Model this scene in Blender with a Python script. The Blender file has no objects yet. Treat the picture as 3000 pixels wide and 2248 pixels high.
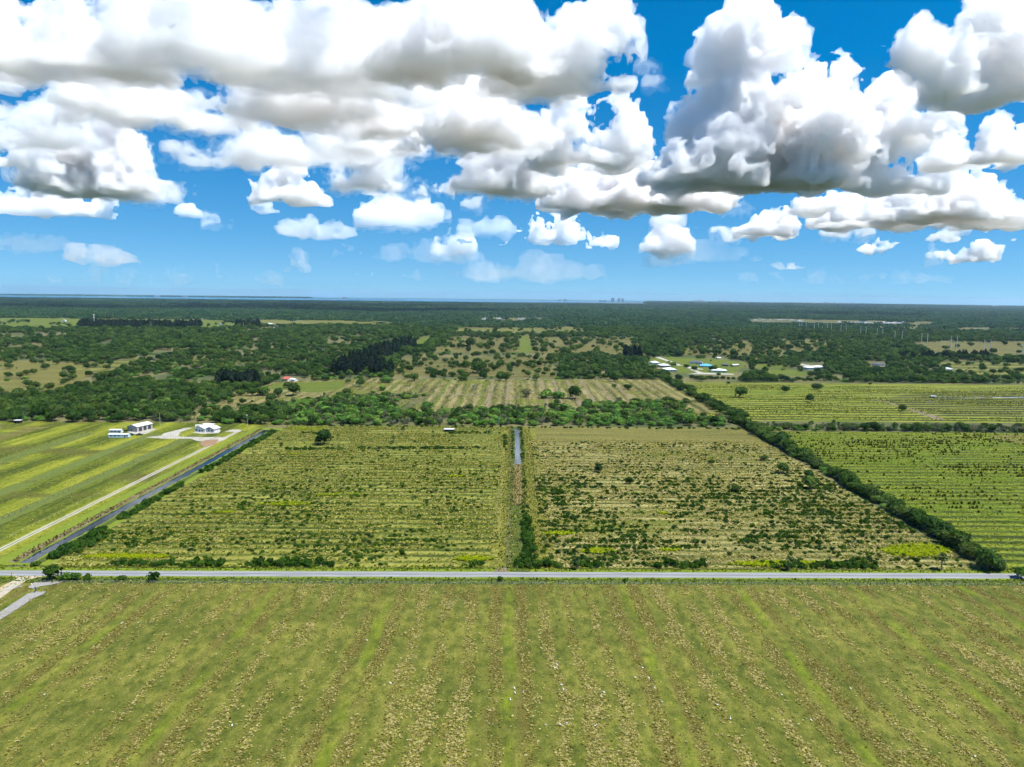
import bpy, math, random, numpy as np
from mathutils import Matrix, Vector
R = math.radians
sc = bpy.context.scene
COL = sc.collection
rng = random.Random(11)
rs = np.random.RandomState(7)

# ------------------------------------------------------------------ camera, sky, sun, exposure
W, H0, F, CH = 3000, 2248, 2082.0, 118.0          # photo size, focal length in photo pixels, flying height
PITCH = math.atan((H0/2 - 865)/F)
ROLL = math.atan(35/3000)
cam = bpy.data.cameras.new("camera"); co = bpy.data.objects.new("camera", cam); COL.objects.link(co)
cam.sensor_width = 36; cam.lens = 36*F/W; cam.clip_start = 1; cam.clip_end = 150000
CM = Matrix.Rotation(R(90) - PITCH, 4, 'X') @ Matrix.Rotation(ROLL, 4, 'Z')
CM.translation = (0, 0, CH); co.matrix_world = CM; sc.camera = co
C3 = np.array(CM.to_3x3())

SUN_EL, SUN_AZ = 66, 112
world = bpy.data.worlds.new("World"); sc.world = world; world.use_nodes = True
wt = world.node_tree; bg = wt.nodes['Background']
sky = wt.nodes.new('ShaderNodeTexSky'); sky.sky_type = 'NISHITA'; sky.sun_disc = False
sky.sun_elevation = R(SUN_EL); sky.sun_rotation = R(SUN_AZ)
sky.air_density = 1.0; sky.dust_density = 0.0; sky.ozone_density = 1.5; sky.altitude = 100
tc = wt.nodes.new('ShaderNodeTexCoord'); sx = wt.nodes.new('ShaderNodeSeparateXYZ'); cx = wt.nodes.new('ShaderNodeCombineXYZ')
mx = wt.nodes.new('ShaderNodeMath'); mx.operation = 'MAXIMUM'; mx.inputs[1].default_value = 0.0
ma = wt.nodes.new('ShaderNodeMath'); ma.operation = 'MULTIPLY_ADD'; ma.inputs[1].default_value = 0.9; ma.inputs[2].default_value = 0.115
wt.links.new(tc.outputs['Generated'], sx.inputs[0]); wt.links.new(sx.outputs[0], cx.inputs[0]); wt.links.new(sx.outputs[1], cx.inputs[1])
wt.links.new(sx.outputs[2], mx.inputs[0]); wt.links.new(mx.outputs[0], ma.inputs[0]); wt.links.new(ma.outputs[0], cx.inputs[2]); wt.links.new(cx.outputs[0], sky.inputs[0])
hs = wt.nodes.new('ShaderNodeHueSaturation'); hs.inputs['Saturation'].default_value = 1.55; hs.inputs['Hue'].default_value = .498
wt.links.new(sky.outputs[0], hs.inputs['Color']); wt.links.new(hs.outputs[0], bg.inputs[0]); bg.inputs[1].default_value = 0.08
SD = Vector((math.sin(R(SUN_AZ))*math.cos(R(SUN_EL)), math.cos(R(SUN_AZ))*math.cos(R(SUN_EL)), math.sin(R(SUN_EL))))
sl = bpy.data.lights.new("sun", 'SUN'); sl.energy = 5; sl.angle = R(0.5); sl.color = (1, .98, .95)
so = bpy.data.objects.new("sun", sl); so.rotation_euler = SD.to_track_quat('Z', 'Y').to_euler(); COL.objects.link(so)
vs = sc.view_settings; vs.view_transform = 'Standard'; vs.look = 'None'; vs.exposure = 0.85; vs.gamma = 1; vs.use_curve_mapping = False
cy = sc.cycles
cy.max_bounces = 13; cy.diffuse_bounces = 3; cy.glossy_bounces = 2; cy.transmission_bounces = 4; cy.volume_bounces = 13; cy.transparent_max_bounces = 8
cy.use_adaptive_sampling = True; cy.adaptive_threshold = .05; cy.adaptive_min_samples = 16; cy.use_denoising = True; cy.sample_clamp_indirect = 8

# ------------------------------------------------------------------ photo pixel <-> ground
RE2 = 2*6.37e6
def gz(x, y):                                     # the earth falls away beyond 1.5 km
    r = np.maximum(np.hypot(x, y) - 1500, 0); return -r*r/RE2
def P(px, py):                                    # photo pixel -> point on the ground
    d = C3 @ np.array([(px - W/2)/F, -(py - H0/2)/F, -1.0])
    z = 0.0
    for _ in range(30):
        if d[2] >= 0: t = 40000.
        else: t = min((z - CH)/d[2], 40000.)
        z = .5*z + .5*float(gz(d[0]*t, d[1]*t))
    return float(d[0]*t), float(d[1]*t)
def project(x, y, z):                             # world -> photo pixel
    v = np.stack([x, y, z - CH], -1) @ C3
    w = np.where(-v[..., 2] < 1, 1, -v[..., 2])
    return W/2 + F*v[..., 0]/w, H0/2 - F*v[..., 1]/w
def inpoly(x, y, poly):
    x = np.asarray(x, float); y = np.asarray(y, float); c = np.zeros(x.shape, bool); n = len(poly)
    for i in range(n):
        x1, y1 = poly[i]; x2, y2 = poly[i-1]
        if y1 == y2: continue
        c ^= ((y1 > y) != (y2 > y)) & (x < (x2 - x1)*(y - y1)/(y2 - y1) + x1)
    return c
def vnoise(x, y, s, seed=0):                      # smooth value noise, 0..1
    L = np.random.RandomState(seed + 100).rand(64, 64)
    X = np.asarray(x)/s; Y = np.asarray(y)/s; i = np.floor(X).astype(int); j = np.floor(Y).astype(int)
    f = X - i; g = Y - j; f = f*f*(3 - 2*f); g = g*g*(3 - 2*g); i0, i1, j0, j1 = i % 64, (i+1) % 64, j % 64, (j+1) % 64
    return (L[i0, j0]*(1-f) + L[i1, j0]*f)*(1-g) + (L[i0, j1]*(1-f) + L[i1, j1]*f)*g
ROADS = 0.0222                                    # the road and the rows run at this slope to the x axis
def roady(x): return 289.9 + ROADS*x

# ------------------------------------------------------------------ material helpers
class NT:
    def __init__(s, name):
        s.m = bpy.data.materials.new(name); s.m.use_nodes = True; s.t = s.m.node_tree; s.t.nodes.clear()
        s.out = s.t.nodes.new('ShaderNodeOutputMaterial')
    def n(s, typ, **kw):
        nd = s.t.nodes.new('ShaderNode' + typ)
        for k, v in kw.items(): setattr(nd, k, v)
        return nd
    def l(s, a, b): s.t.links.new(a, b)
    def put(s, sock, v):
        if hasattr(v, 'is_output'): s.l(v, sock)
        elif isinstance(v, (tuple, list)): sock.default_value = (*v, 1) if len(v) == 3 and sock.type == 'RGBA' else v
        else: sock.default_value = v
    def math(s, op, a, b=0.0, c=None):
        nd = s.n('Math', operation=op); s.put(nd.inputs[0], a); s.put(nd.inputs[1], b)
        if c is not None: s.put(nd.inputs[2], c)
        return nd.outputs[0]
    def pos(s): return s.n('NewGeometry').outputs['Position']
    def obj(s): return s.n('TexCoord').outputs['Object']
    def rand(s): return s.n('ObjectInfo').outputs['Random']
    def xyz(s, v):
        nd = s.n('SeparateXYZ'); s.l(v, nd.inputs[0]); return nd.outputs
    def scale(s, v, k):
        nd = s.n('VectorMath', operation='MULTIPLY'); s.l(v, nd.inputs[0]); nd.inputs[1].default_value = k; return nd.outputs[0]
    def noise(s, v, scale, detail=3, rough=.55, dist=0):
        nd = s.n('TexNoise'); s.l(v, nd.inputs['Vector']); nd.inputs['Scale'].default_value = scale
        nd.inputs['Detail'].default_value = detail; nd.inputs['Roughness'].default_value = rough; nd.inputs['Distortion'].default_value = dist
        return nd.outputs['Fac']
    def step(s, v, lo, hi):                        # smooth step
        nd = s.n('MapRange', interpolation_type='SMOOTHSTEP'); s.put(nd.inputs[0], v); nd.inputs[1].default_value = lo; nd.inputs[2].default_value = hi
        return nd.outputs[0]
    def mix(s, f, a, b):
        nd = s.n('Mix', data_type='RGBA'); s.put(nd.inputs[0], f); s.put(nd.inputs[6], a); s.put(nd.inputs[7], b); return nd.outputs[2]
    G = 1.0; BL = 1.0
    def ramp(s, f, stops):
        stops = [(p, (c[0]*s.G, c[1]*s.G*(1 + .06*(1-s.BL)), c[2]*s.G*s.BL)) for p, c in stops]
        nd = s.n('ValToRGB'); s.put(nd.inputs[0], f); e = nd.color_ramp.elements
        while len(e) < len(stops): e.new(.5)
        for q, (p, c) in zip(e, stops): q.position = p; q.color = (*c, 1)
        return nd.outputs[0]
    def surf(s, col, rough=.9, bump=None, bstr=.5, bdist=.3, metal=0, spec=.2):
        b = s.n('BsdfPrincipled'); s.put(b.inputs['Base Color'], col); s.put(b.inputs['Roughness'], rough)
        b.inputs['Metallic'].default_value = metal; b.inputs['Specular IOR Level'].default_value = spec
        if bump is not None:
            bn = s.n('Bump'); bn.inputs['Strength'].default_value = bstr; bn.inputs['Distance'].default_value = bdist
            s.l(bump, bn.inputs['Height']); s.l(bn.outputs[0], b.inputs['Normal'])
        s.l(b.outputs[0], s.out.inputs[0]); return s.m
    def leaf(s, col, trans=.3):
        d = s.n('BsdfDiffuse'); t = s.n('BsdfTranslucent'); s.put(d.inputs[0], col); s.put(t.inputs[0], col)
        mxn = s.n('MixShader'); mxn.inputs[0].default_value = trans; s.l(d.outputs[0], mxn.inputs[1]); s.l(t.outputs[0], mxn.inputs[2])
        s.l(mxn.outputs[0], s.out.inputs[0]); return s.m

def flat_mat(name, col, rough=.8, var=.15, sc_=1.0, spec=.2, metal=0):
    t = NT(name); n = t.noise(t.pos(), sc_, 4); c0 = tuple(c*(1-var) for c in col); c1 = tuple(min(1, c*(1+var)) for c in col)
    return t.surf(t.mix(n, c0, c1), rough, n, .1, .02, metal, spec)
def foliage_mat(name, dark, mid, light, clump=.45, trans=.25, gain=1.1):
    t = NT(name); r = t.rand(); n = t.noise(t.obj(), clump, 2)
    v = t.math('ADD', t.math('MULTIPLY', r, .62), t.math('MULTIPLY', t.math('SUBTRACT', n, .3), .9))
    t.G = gain; r2 = t.math('FRACT', t.math('MULTIPLY', r, 7.31)); r3 = t.math('FRACT', t.math('MULTIPLY', r, 23.7))
    c = t.ramp(v, [(.08, dark), (.5, mid), (.95, light)]); g = tuple(q*gain*1.15 for q in (mid[0]*1.45+.004, mid[1]*1.05, mid[2]*1.1+.001))
    c = t.mix(t.math('MULTIPLY', t.step(r2, .6, 1.0), .75), c, g); c = t.mix(t.math('MULTIPLY', t.step(r3, .75, 1.0), .6), c, tuple(q*gain for q in dark))
    return t.leaf(c, trans)

M = {}
M['broad'] = foliage_mat('broadleaf_foliage', (.013, .036, .007), (.036, .078, .014), (.095, .150, .028))
M['scrub'] = foliage_mat('scrub_foliage', (.030, .075, .012), (.065, .140, .022), (.115, .200, .035), gain=1.5)
M['palm'] = foliage_mat('palm_foliage', (.022, .050, .014), (.050, .090, .026), (.110, .140, .060))
M['pine'] = foliage_mat('pine_foliage', (.006, .014, .009), (.012, .025, .015), (.026, .045, .022), gain=1.1)
M['grey'] = foliage_mat('grey_scrub_foliage', (.050, .068, .030), (.085, .105, .050), (.150, .160, .095))
M['farwood'] = foliage_mat('far_wood_foliage', (.010, .030, .012), (.022, .055, .020), (.050, .088, .026), .03, gain=1.45)
M['bush'] = foliage_mat('shrub_foliage', (.013, .038, .005), (.030, .078, .009), (.075, .135, .015), .8, gain=1.05)
M['bark'] = flat_mat('bark', (.16, .13, .10), .9, .3, 3)
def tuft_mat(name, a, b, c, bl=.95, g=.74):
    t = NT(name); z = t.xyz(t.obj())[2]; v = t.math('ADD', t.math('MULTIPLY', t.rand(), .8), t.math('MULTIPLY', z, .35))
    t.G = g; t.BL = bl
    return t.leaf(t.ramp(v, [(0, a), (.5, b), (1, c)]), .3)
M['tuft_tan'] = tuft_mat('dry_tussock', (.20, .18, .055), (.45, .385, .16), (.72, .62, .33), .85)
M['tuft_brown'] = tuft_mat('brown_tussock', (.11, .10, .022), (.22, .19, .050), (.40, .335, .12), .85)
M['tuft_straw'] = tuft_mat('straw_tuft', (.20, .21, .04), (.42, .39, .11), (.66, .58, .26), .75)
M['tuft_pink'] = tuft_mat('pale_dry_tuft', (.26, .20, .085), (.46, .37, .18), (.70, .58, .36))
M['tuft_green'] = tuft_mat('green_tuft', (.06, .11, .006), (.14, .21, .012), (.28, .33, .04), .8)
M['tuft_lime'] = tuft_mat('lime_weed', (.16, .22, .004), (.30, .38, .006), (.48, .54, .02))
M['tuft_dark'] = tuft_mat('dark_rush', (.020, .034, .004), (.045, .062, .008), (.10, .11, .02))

def pasture_mat():                                 # foreground pasture with its drainage swales
    t = NT('pasture_grass'); t.G = .53; t.BL = .62; p = t.pos(); o = t.xyz(p)
    n1 = t.noise(p, .035, 3); n2 = t.noise(t.scale(p, (1, .6, 1)), .32, 5, .68); n3 = t.noise(p, 1.6, 4, .7)
    nn = t.math('ADD', t.math('MULTIPLY', n2, .6), t.math('MULTIPLY', n3, .4))
    base = t.ramp(nn, [(.36, (.068, .096, .010)), (.48, (.183, .194, .036)), (.62, (.36, .33, .095))])
    base = t.mix(t.step(n1, .42, .60), base, t.ramp(nn, [(.36, (.052, .080, .008)), (.5, (.142, .162, .026)), (.62, (.26, .25, .065))]))
    u = t.math('FRACT', t.math('ADD', t.math('DIVIDE', o[0], 47.0), t.math('MULTIPLY_ADD', t.noise(p, .02, 2), .10, .45)))
    w = t.math('ABSOLUTE', t.math('SUBTRACT', u, .5))
    sw = t.math('MULTIPLY', t.step(w, .06, .008), t.step(t.noise(p, .08, 4), .40, .62))
    c = t.mix(t.math('MULTIPLY', sw, .62), base, t.ramp(nn, [(.36, (.13, .20, .008)), (.62, (.30, .36, .018))]))
    brown = t.math('MULTIPLY', t.math('MULTIPLY', t.step(w, .17, .10), t.step(w, .04, .09)), t.step(t.noise(p, .05, 3), .42, .6))
    c = t.mix(t.math('MULTIPLY', brown, .8), c, t.ramp(n3, [(.36, (.085, .075, .018)), (.62, (.20, .155, .045))]))
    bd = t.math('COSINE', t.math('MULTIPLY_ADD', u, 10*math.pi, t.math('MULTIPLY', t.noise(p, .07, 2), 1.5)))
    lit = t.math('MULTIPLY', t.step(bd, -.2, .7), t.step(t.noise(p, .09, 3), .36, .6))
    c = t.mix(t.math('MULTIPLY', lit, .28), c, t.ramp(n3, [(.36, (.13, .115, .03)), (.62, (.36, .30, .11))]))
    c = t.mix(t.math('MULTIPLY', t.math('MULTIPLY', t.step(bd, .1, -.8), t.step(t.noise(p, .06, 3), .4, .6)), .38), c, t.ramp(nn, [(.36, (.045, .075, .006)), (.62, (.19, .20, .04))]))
    b = t.math('ADD', t.math('MULTIPLY', n2, .8), t.math('MULTIPLY', n3, .6))
    return t.surf(c, .95, b, .9, .7)
def row_mat(name, dark, mid, light, period, patch=None, along=.012, contrast=1.0, vert=False, lime=None, gain=.50, bl=.55, coarse=1.0):
    t = NT(name); t.G = gain; t.BL = bl; p = t.pos(); o = t.xyz(p)
    across = t.math('SUBTRACT', o[1], t.math('MULTIPLY', o[0], ROADS)) if not vert else o[0]
    k = (along, .35*coarse, 1) if not vert else (.35*coarse, along, 1)
    k2 = tuple(q*.3 for q in k[:2]) + (1,)
    st = t.math('ADD', t.math('MULTIPLY', t.noise(t.scale(p, k), 1.0, 3, .6), .55), t.math('MULTIPLY', t.noise(t.scale(p, k2), 1.0, 2, .6), .45))
    wv = t.math('SINE', t.math('MULTIPLY_ADD', across, 2*math.pi/period, t.math('MULTIPLY', t.noise(p, .03, 2), 4.0)))
    n2 = t.noise(t.scale(p, (1, .8, 1)), .45, 5, .7); n3 = t.noise(p, 1.8, 3, .65)
    v = t.math('ADD', t.math('MULTIPLY', wv, .13*contrast), t.math('ADD', t.math('MULTIPLY', st, .55), t.math('MULTIPLY', n2, .45)))
    c = t.ramp(v, [(.40, tuple(q*.8 for q in dark)), (.5, mid), (.62, tuple(q*1.08 for q in light))])
    if patch: c = t.mix(t.step(t.noise(t.scale(p, (.35, 1, 1)), .022, 3), .52, .66), c, t.ramp(n2, [(.3, patch[0]), (.7, patch[1])]))
    if lime: c = t.mix(t.math('MULTIPLY', t.step(t.noise(t.scale(p, (.5, 1.6, 1)), .028, 2), .70, .76), .8), c, lime)
    return t.surf(c, .95, t.math('ADD', n2, t.math('MULTIPLY', n3, .6)), .9, .7)

M['pasture'] = pasture_mat()
M['rows_left'] = row_mat('row_field_olive', (.070, .105, .010), (.185, .205, .042), (.40, .375, .135), 7.5, None, lime=(.15, .20, .005), contrast=.5)
M['rows_right'] = row_mat('row_field_tan', (.085, .110, .014), (.255, .240, .075), (.54, .465, .22), 7.5, ((.12, .16, .015), (.24, .26, .04)), lime=(.15, .20, .005), contrast=.45, bl=.8)
M['lane'] = row_mat('field_lane_grass', (.10, .125, .016), (.225, .225, .045), (.40, .36, .12), 5, None, .3, .12, True)
M['rows_dry'] = row_mat('dry_field', (.14, .145, .045), (.215, .195, .075), (.31, .27, .125), 6.0, contrast=.4)
M['rows_lime'] = row_mat('lime_pasture', (.045, .075, .006), (.150, .205, .014), (.29, .33, .045), 8.2, ((.10, .17, .006), (.20, .27, .012)), contrast=.7)
M['upper'] = row_mat('upper_pasture_grass', (.060, .085, .006), (.185, .225, .022), (.36, .37, .075), 15, ((.12, .18, .01), (.22, .27, .02)), .004, 1.4, coarse=.45)
M['wet'] = row_mat('wet_pasture', (.035, .045, .008), (.110, .120, .025), (.26, .27, .06), 15, None, .004, 1.6, coarse=.45)
M['left_past'] = row_mat('left_pasture', (.095, .130, .010), (.215, .255, .016), (.38, .38, .06), 38, ((.10, .11, .025), (.20, .19, .05)), .012, .6, True)
M['strips'] = row_mat('strip_field', (.10, .12, .02), (.29, .26, .09), (.50, .43, .21), 13, ((.17, .22, .015), (.27, .30, .035)), .02, .4, True, gain=.42, bl=.85)
M['scrubland'] = row_mat('scrub_land', (.10, .105, .035), (.185, .165, .075), (.28, .235, .125), 20, ((.11, .135, .03), (.19, .19, .06)))
M['meadow'] = row_mat('green_meadow', (.095, .150, .020), (.155, .205, .030), (.22, .25, .05), 9)
M['farfield'] = row_mat('far_field', (.12, .135, .04), (.19, .20, .065), (.27, .25, .10), 60)
def ground_mat():
    t = NT('ground'); p = t.pos(); n = t.noise(p, .01, 5); n2 = t.noise(p, .3, 3)
    c = t.mix(t.step(n, .38, .6), (.045, .060, .018), t.ramp(n2, [(.3, (.08, .08, .025)), (.7, (.15, .13, .055))]))
    return t.surf(c, .95, n2, .5, .5)
M['ground'] = ground_mat()
M['woodfloor'] = flat_mat('wood_floor', (.022, .036, .012), .95, .4, .1)
def road_mat():
    t = NT('worn_asphalt'); p = t.pos(); o = t.xyz(p)
    a = t.math('SUBTRACT', o[1], t.math('MULTIPLY_ADD', o[0], ROADS, 289.9))
    n = t.noise(t.scale(p, (.05, 1.4, 1)), 1.0, 4, .6); n2 = t.noise(p, 4, 3)
    rut = t.step(t.math('ABSOLUTE', t.math('SUBTRACT', t.math('ABSOLUTE', a), .1)), 1.0, .1)
    c = t.ramp(t.math('ADD', t.math('MULTIPLY', n, .8), t.math('MULTIPLY', n2, .2)), [(.3, (.13, .133, .137)), (.7, (.27, .275, .28))])
    c = t.mix(t.math('MULTIPLY', rut, .5), c, (.085, .087, .09))
    return t.surf(c, .85, n2, .2, .02)
M['road'] = road_mat()
M['verge'] = flat_mat('verge_grass', (0.116, 0.153, 0.012), .95, .35, .5)
M['ditchgrass'] = flat_mat('ditch_grass', (0.051, 0.071, 0.011), .95, .5, .4)
M['gravel'] = flat_mat('shell_gravel', (.31, .295, .25), .95, .25, .6)
M['dirt'] = flat_mat('sandy_dirt', (.34, .28, .19), .95, .25, .5)
M['reddirt'] = flat_mat('tilled_red_soil', (.22, .135, .08), .95, .3, .5)
M['mud'] = flat_mat('grey_mud', (.22, .21, .19), .7, .45, .8)
M['reed'] = flat_mat('dead_reeds', (.15, .12, .07), .95, .5, .6)
def water_mat(name, col=(.010, .016, .020), rough=.04, spec=.5):
    t = NT(name); n = t.noise(t.pos(), .8, 3); return t.surf(col, rough, n, .02, .03, 0, spec)
M['water'] = water_mat('canal_water', (.010, .018, .028), .05, .15)
M['bluewater'] = water_mat('ditch_water', (.03, .05, .07), .03, .7)
M['sea'] = water_mat('sea_water', (.03, .16, .28), .4)

# ------------------------------------------------------------------ mesh helpers
def link(name, me, mat=None, parent=None, loc=(0, 0, 0), rotz=0, scale=None):
    o = bpy.data.objects.new(name, me); COL.objects.link(o); o.location = loc; o.rotation_euler = (0, 0, rotz)
    if scale is not None: o.scale = scale if isinstance(scale, (tuple, list)) else (scale,)*3
    if mat is not None and me is not None and not me.materials: me.materials.append(mat)
    if parent: o.parent = parent
    return o
def mesh(name, v, f, mat=None):
    me = bpy.data.meshes.new(name); me.from_pydata([tuple(map(float, q)) for q in v], [], [tuple(q) for q in f]); me.update()
    if mat: me.materials.append(mat)
    return me
def tag(o, label, cat=None, group=None, kind=None):
    o['label'] = label
    if cat: o['category'] = cat
    if group: o['group'] = group
    if kind: o['kind'] = kind
    return o
def struct(name, v, f, mat, label):
    return tag(link(name, mesh(name, v, f, mat)), label, name.split('_')[-1] if '_' in name else name, None, 'structure')
Zoff = [0.0]
def sheet(name, pts, mat, label, z=None):         # a thin sheet on the ground; each later one lies a little higher
    Zoff[0] += .006
    zz = Zoff[0] if z is None else z
    import mathutils.geometry as mg
    v = [Vector((x, y, 0)) for x, y in pts]
    tri = mg.tessellate_polygon([v])
    tri = [t if (v[t[1]] - v[t[0]]).cross(v[t[2]] - v[t[0]]).z > 0 else t[::-1] for t in tri]
    return struct(name, [(p.x, p.y, zz + float(gz(p.x, p.y))) for p in v], tri, mat, label)
def psheet(name, px, mat, label, z=None): return sheet(name, [P(*q) for q in px], mat, label, z)
def ragged(pts, amp, step=8.0, seed=1, closed=True):
    r = random.Random(seed); out = []
    for i in range(len(pts)):
        a = Vector(pts[i]); b = Vector(pts[(i+1) % len(pts)])
        n = max(1, int((b-a).length/step)); d = (b-a); pn = Vector((-d.y, d.x)).normalized() if d.length else Vector((0, 0))
        for k in range(n): out.append(tuple(a + d*k/n + pn*r.uniform(-amp, amp)))
    return out
def ribbon(pts, w, step=6, jit=.0, seed=0):       # polygon along a polyline
    r = random.Random(seed); q = []
    for a, b in zip(pts[:-1], pts[1:]):
        a = Vector(a); b = Vector(b); n = max(1, int((b-a).length/step))
        q += [a + (b-a)*k/n for k in range(n)]
    q.append(Vector(pts[-1])); Lf, Rt = [], []
    for i, p in enumerate(q):
        d = (q[min(i+1, len(q)-1)] - q[max(i-1, 0)]).normalized(); n = Vector((-d.y, d.x))
        ww = w(i/(len(q)-1)) if callable(w) else w
        Lf.append(tuple(p + n*(ww/2 + r.uniform(-jit, jit)))); Rt.append(tuple(p - n*(ww/2 + r.uniform(-jit, jit))))
    return Rt + Lf[::-1]
def box(v, f, x0, x1, y0, y1, z0, z1):
    b = len(v); v += [(x, y, z) for z in (z0, z1) for x, y in ((x0, y0), (x1, y0), (x1, y1), (x0, y1))]
    f += [tuple(b+i for i in q) for q in ((3, 2, 1, 0), (4, 5, 6, 7), (0, 1, 5, 4), (1, 2, 6, 5), (2, 3, 7, 6), (3, 0, 4, 7))]
def tube(v, f, pts, rad, n=6):
    pts = [Vector(p) for p in pts]; base = len(v)
    for i, p in enumerate(pts):
        d = (pts[min(i+1, len(pts)-1)] - pts[max(i-1, 0)]).normalized()
        a = d.orthogonal().normalized(); b = d.cross(a); r = rad[i] if isinstance(rad, (list, tuple)) else rad
        for k in range(n):
            t = 2*math.pi*k/n; v.append(tuple(p + (a*math.cos(t) + b*math.sin(t))*r))
    for i in range(len(pts)-1):
        for k in range(n):
            k2 = (k+1) % n; f.append((base+i*n+k, base+i*n+k2, base+(i+1)*n+k2, base+(i+1)*n+k))
    f.append(tuple(base+k for k in range(n))[::-1]); f.append(tuple(base+(len(pts)-1)*n+k for k in range(n)))

# ------------------------------------------------------------------ the ground: one sheet to the horizon, following the earth's curve
def ground_sheet():
    rad = [0, 400, 800, 1200, 1500, 2000, 2600, 3400, 4400, 5600, 7200, 9000, 11500, 14200, 17500, 21000, 26000, 32000, 40000, 48000]
    na = 72; v = [(0, 0, 0)]; f = []
    for r in rad[1:]:
        for k in range(na):
            a = 2*math.pi*k/na; x, y = r*math.cos(a), r*math.sin(a); v.append((x, y, float(gz(x, y))))
    for k in range(na): f.append((0, 1+k, 1+(k+1) % na))
    for i in range(len(rad)-2):
        for k in range(na):
            k2 = (k+1) % na; a = 1+i*na; b = a+na; f.append((a+k, b+k, b+k2, a+k2))
    o = struct('ground', v, f, M['ground'], 'olive and brown scrub ground running out to the horizon'); o['category'] = 'ground'
ground_sheet()
def far_strip(name, px, mat, label, dz):          # a far sheet given in photo pixels, cut fine enough to follow the curve
    top, bot = px; n = 40; m = 4; v = []; f = []
    def lerp(pl, t):
        x = pl[0][0] + (pl[-1][0]-pl[0][0])*t
        for a, b in zip(pl[:-1], pl[1:]):
            if a[0] <= x <= b[0]: return x, a[1] + (b[1]-a[1])*(x-a[0])/max(1e-6, b[0]-a[0])
        return pl[-1]
    for i in range(n+1):
        a = P(*lerp(bot, i/n)); b = P(*lerp(top, i/n))
        for j in range(m+1):
            x = a[0]+(b[0]-a[0])*j/m; y = a[1]+(b[1]-a[1])*j/m; v.append((x, y, float(gz(x, y))+dz))
    for i in range(n):
        for j in range(m):
            a = i*(m+1)+j; f.append((a, a+m+1, a+m+2, a+1))
    return struct(name, v, f, mat, label)

# ------------------------------------------------------------------ near fields (world metres; the ditch is x=4, the canal x=-208, the hedge x=216)
def along(x, y): return (x, y + ROADS*x)          # parallel to the road
XE = 950
sheet('foreground_pasture', [along(-XE, 40), along(XE, 40), along(XE, 281), along(-XE, 281)], M['pasture'], 'tussocky olive pasture filling the foreground below the road')
def ridged(name, x0, x1, y0, y1, mat, label, period, amp, nx=14, vert=False):   # a field of low planting beds
    v = []; f = []; ny = int((y1-y0)/period*6) if not vert else nx; nn = nx if not vert else int((x1-x0)/period*6)
    for i in range(nn+1):
        for j in range(ny+1):
            x = x0+(x1-x0)*i/nn; y = y0+(y1-y0)*j/ny
            ph = (y if not vert else x)/period
            z = .13 + amp*(.5 + .5*math.sin(2*math.pi*ph + 1.2*math.sin(x*.031 + y*.05)))*(.35 + .65*abs(math.sin(ph*1.7 + x*.011))) + .05*math.sin(x*.13+y*.7)
            v.append((*along(x, y), z))
    for i in range(nn):
        for j in range(ny):
            a = i*(ny+1)+j; f.append((a, a+ny+1, a+ny+2, a+1))
    return struct(name, v, f, mat, label)
ridged('bedded_field', -199, -9, 296, 632, M['rows_left'], 'olive bedded field between the canal and the centre ditch', 7.5, .42, 60)
ridged('shrubby_field', 21, 209, 296, 566, M['rows_right'], 'tan bedded field dotted with shrubs right of the centre ditch', 7.5, .35, 60)
ridged('dry_field', 21, 209, 566.5, 632, M['rows_dry'], 'plain dry grass strip at the far end of the shrubby field', 6, .3)
ridged('lime_pasture', 222, 950, 296, 620, M['rows_lime'], 'lime green striped pasture right of the hedgerow', 8.2, .15, 120)
# left pasture: swales parallel to the canal
sheet('left_pasture', [along(-950, 295), along(-216, 295), along(-216, 640), along(-950, 640)], M['left_past'], 'bright green pasture left of the canal with mown swales')
M['swale'] = flat_mat('mown_swale', (.082, .105, .018), .95, .35, .25)
for xs, w, l in ((-262, 9, 'narrow'), (-297, 10, 'middle'), (-352, 13, 'wide'), (-420, 9, 'far'), (-470, 14, 'outer')):
    sheet('mown_swale', ribbon([along(xs, 296), along(xs, 590)], w, 8, .9, int(-xs)), M['swale'], l + ' dull brown mown swale in the left pasture')
for xs, w, l in ((-408, 16, 'nearer'), (-446, 14, 'farther')):
    sheet('dry_swale', ribbon([along(xs, 330), along(xs, 615)], w, 8, 2.5, int(-xs)), M['rows_dry'], l + ' straw coloured dry band in the left pasture')
# verges, road
sheet('road_verge', ribbon([along(-900, 294.4), along(900, 294.4)], 4.5, 6, .5, 3), M['verge'], 'lime green grass verge on the far side of the road')
sheet('roadside_ditch', ribbon([along(-900, 283.2), along(900, 283.2)], 6.5, 6, .7, 4), M['ditchgrass'], 'dark green grassy ditch on the near side of the road')
sheet('near_verge', ribbon([along(-900, 286.3), along(900, 286.3)], 1.8, 5, .35, 5), M['verge'], 'thin bright grass verge on the near side of the road')
sheet('road', ribbon([along(-900, 289.9), along(900, 289.9)], 5.6, 6, .12, 6), M['road'], 'pale grey narrow asphalt road crossing the whole picture')
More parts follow.
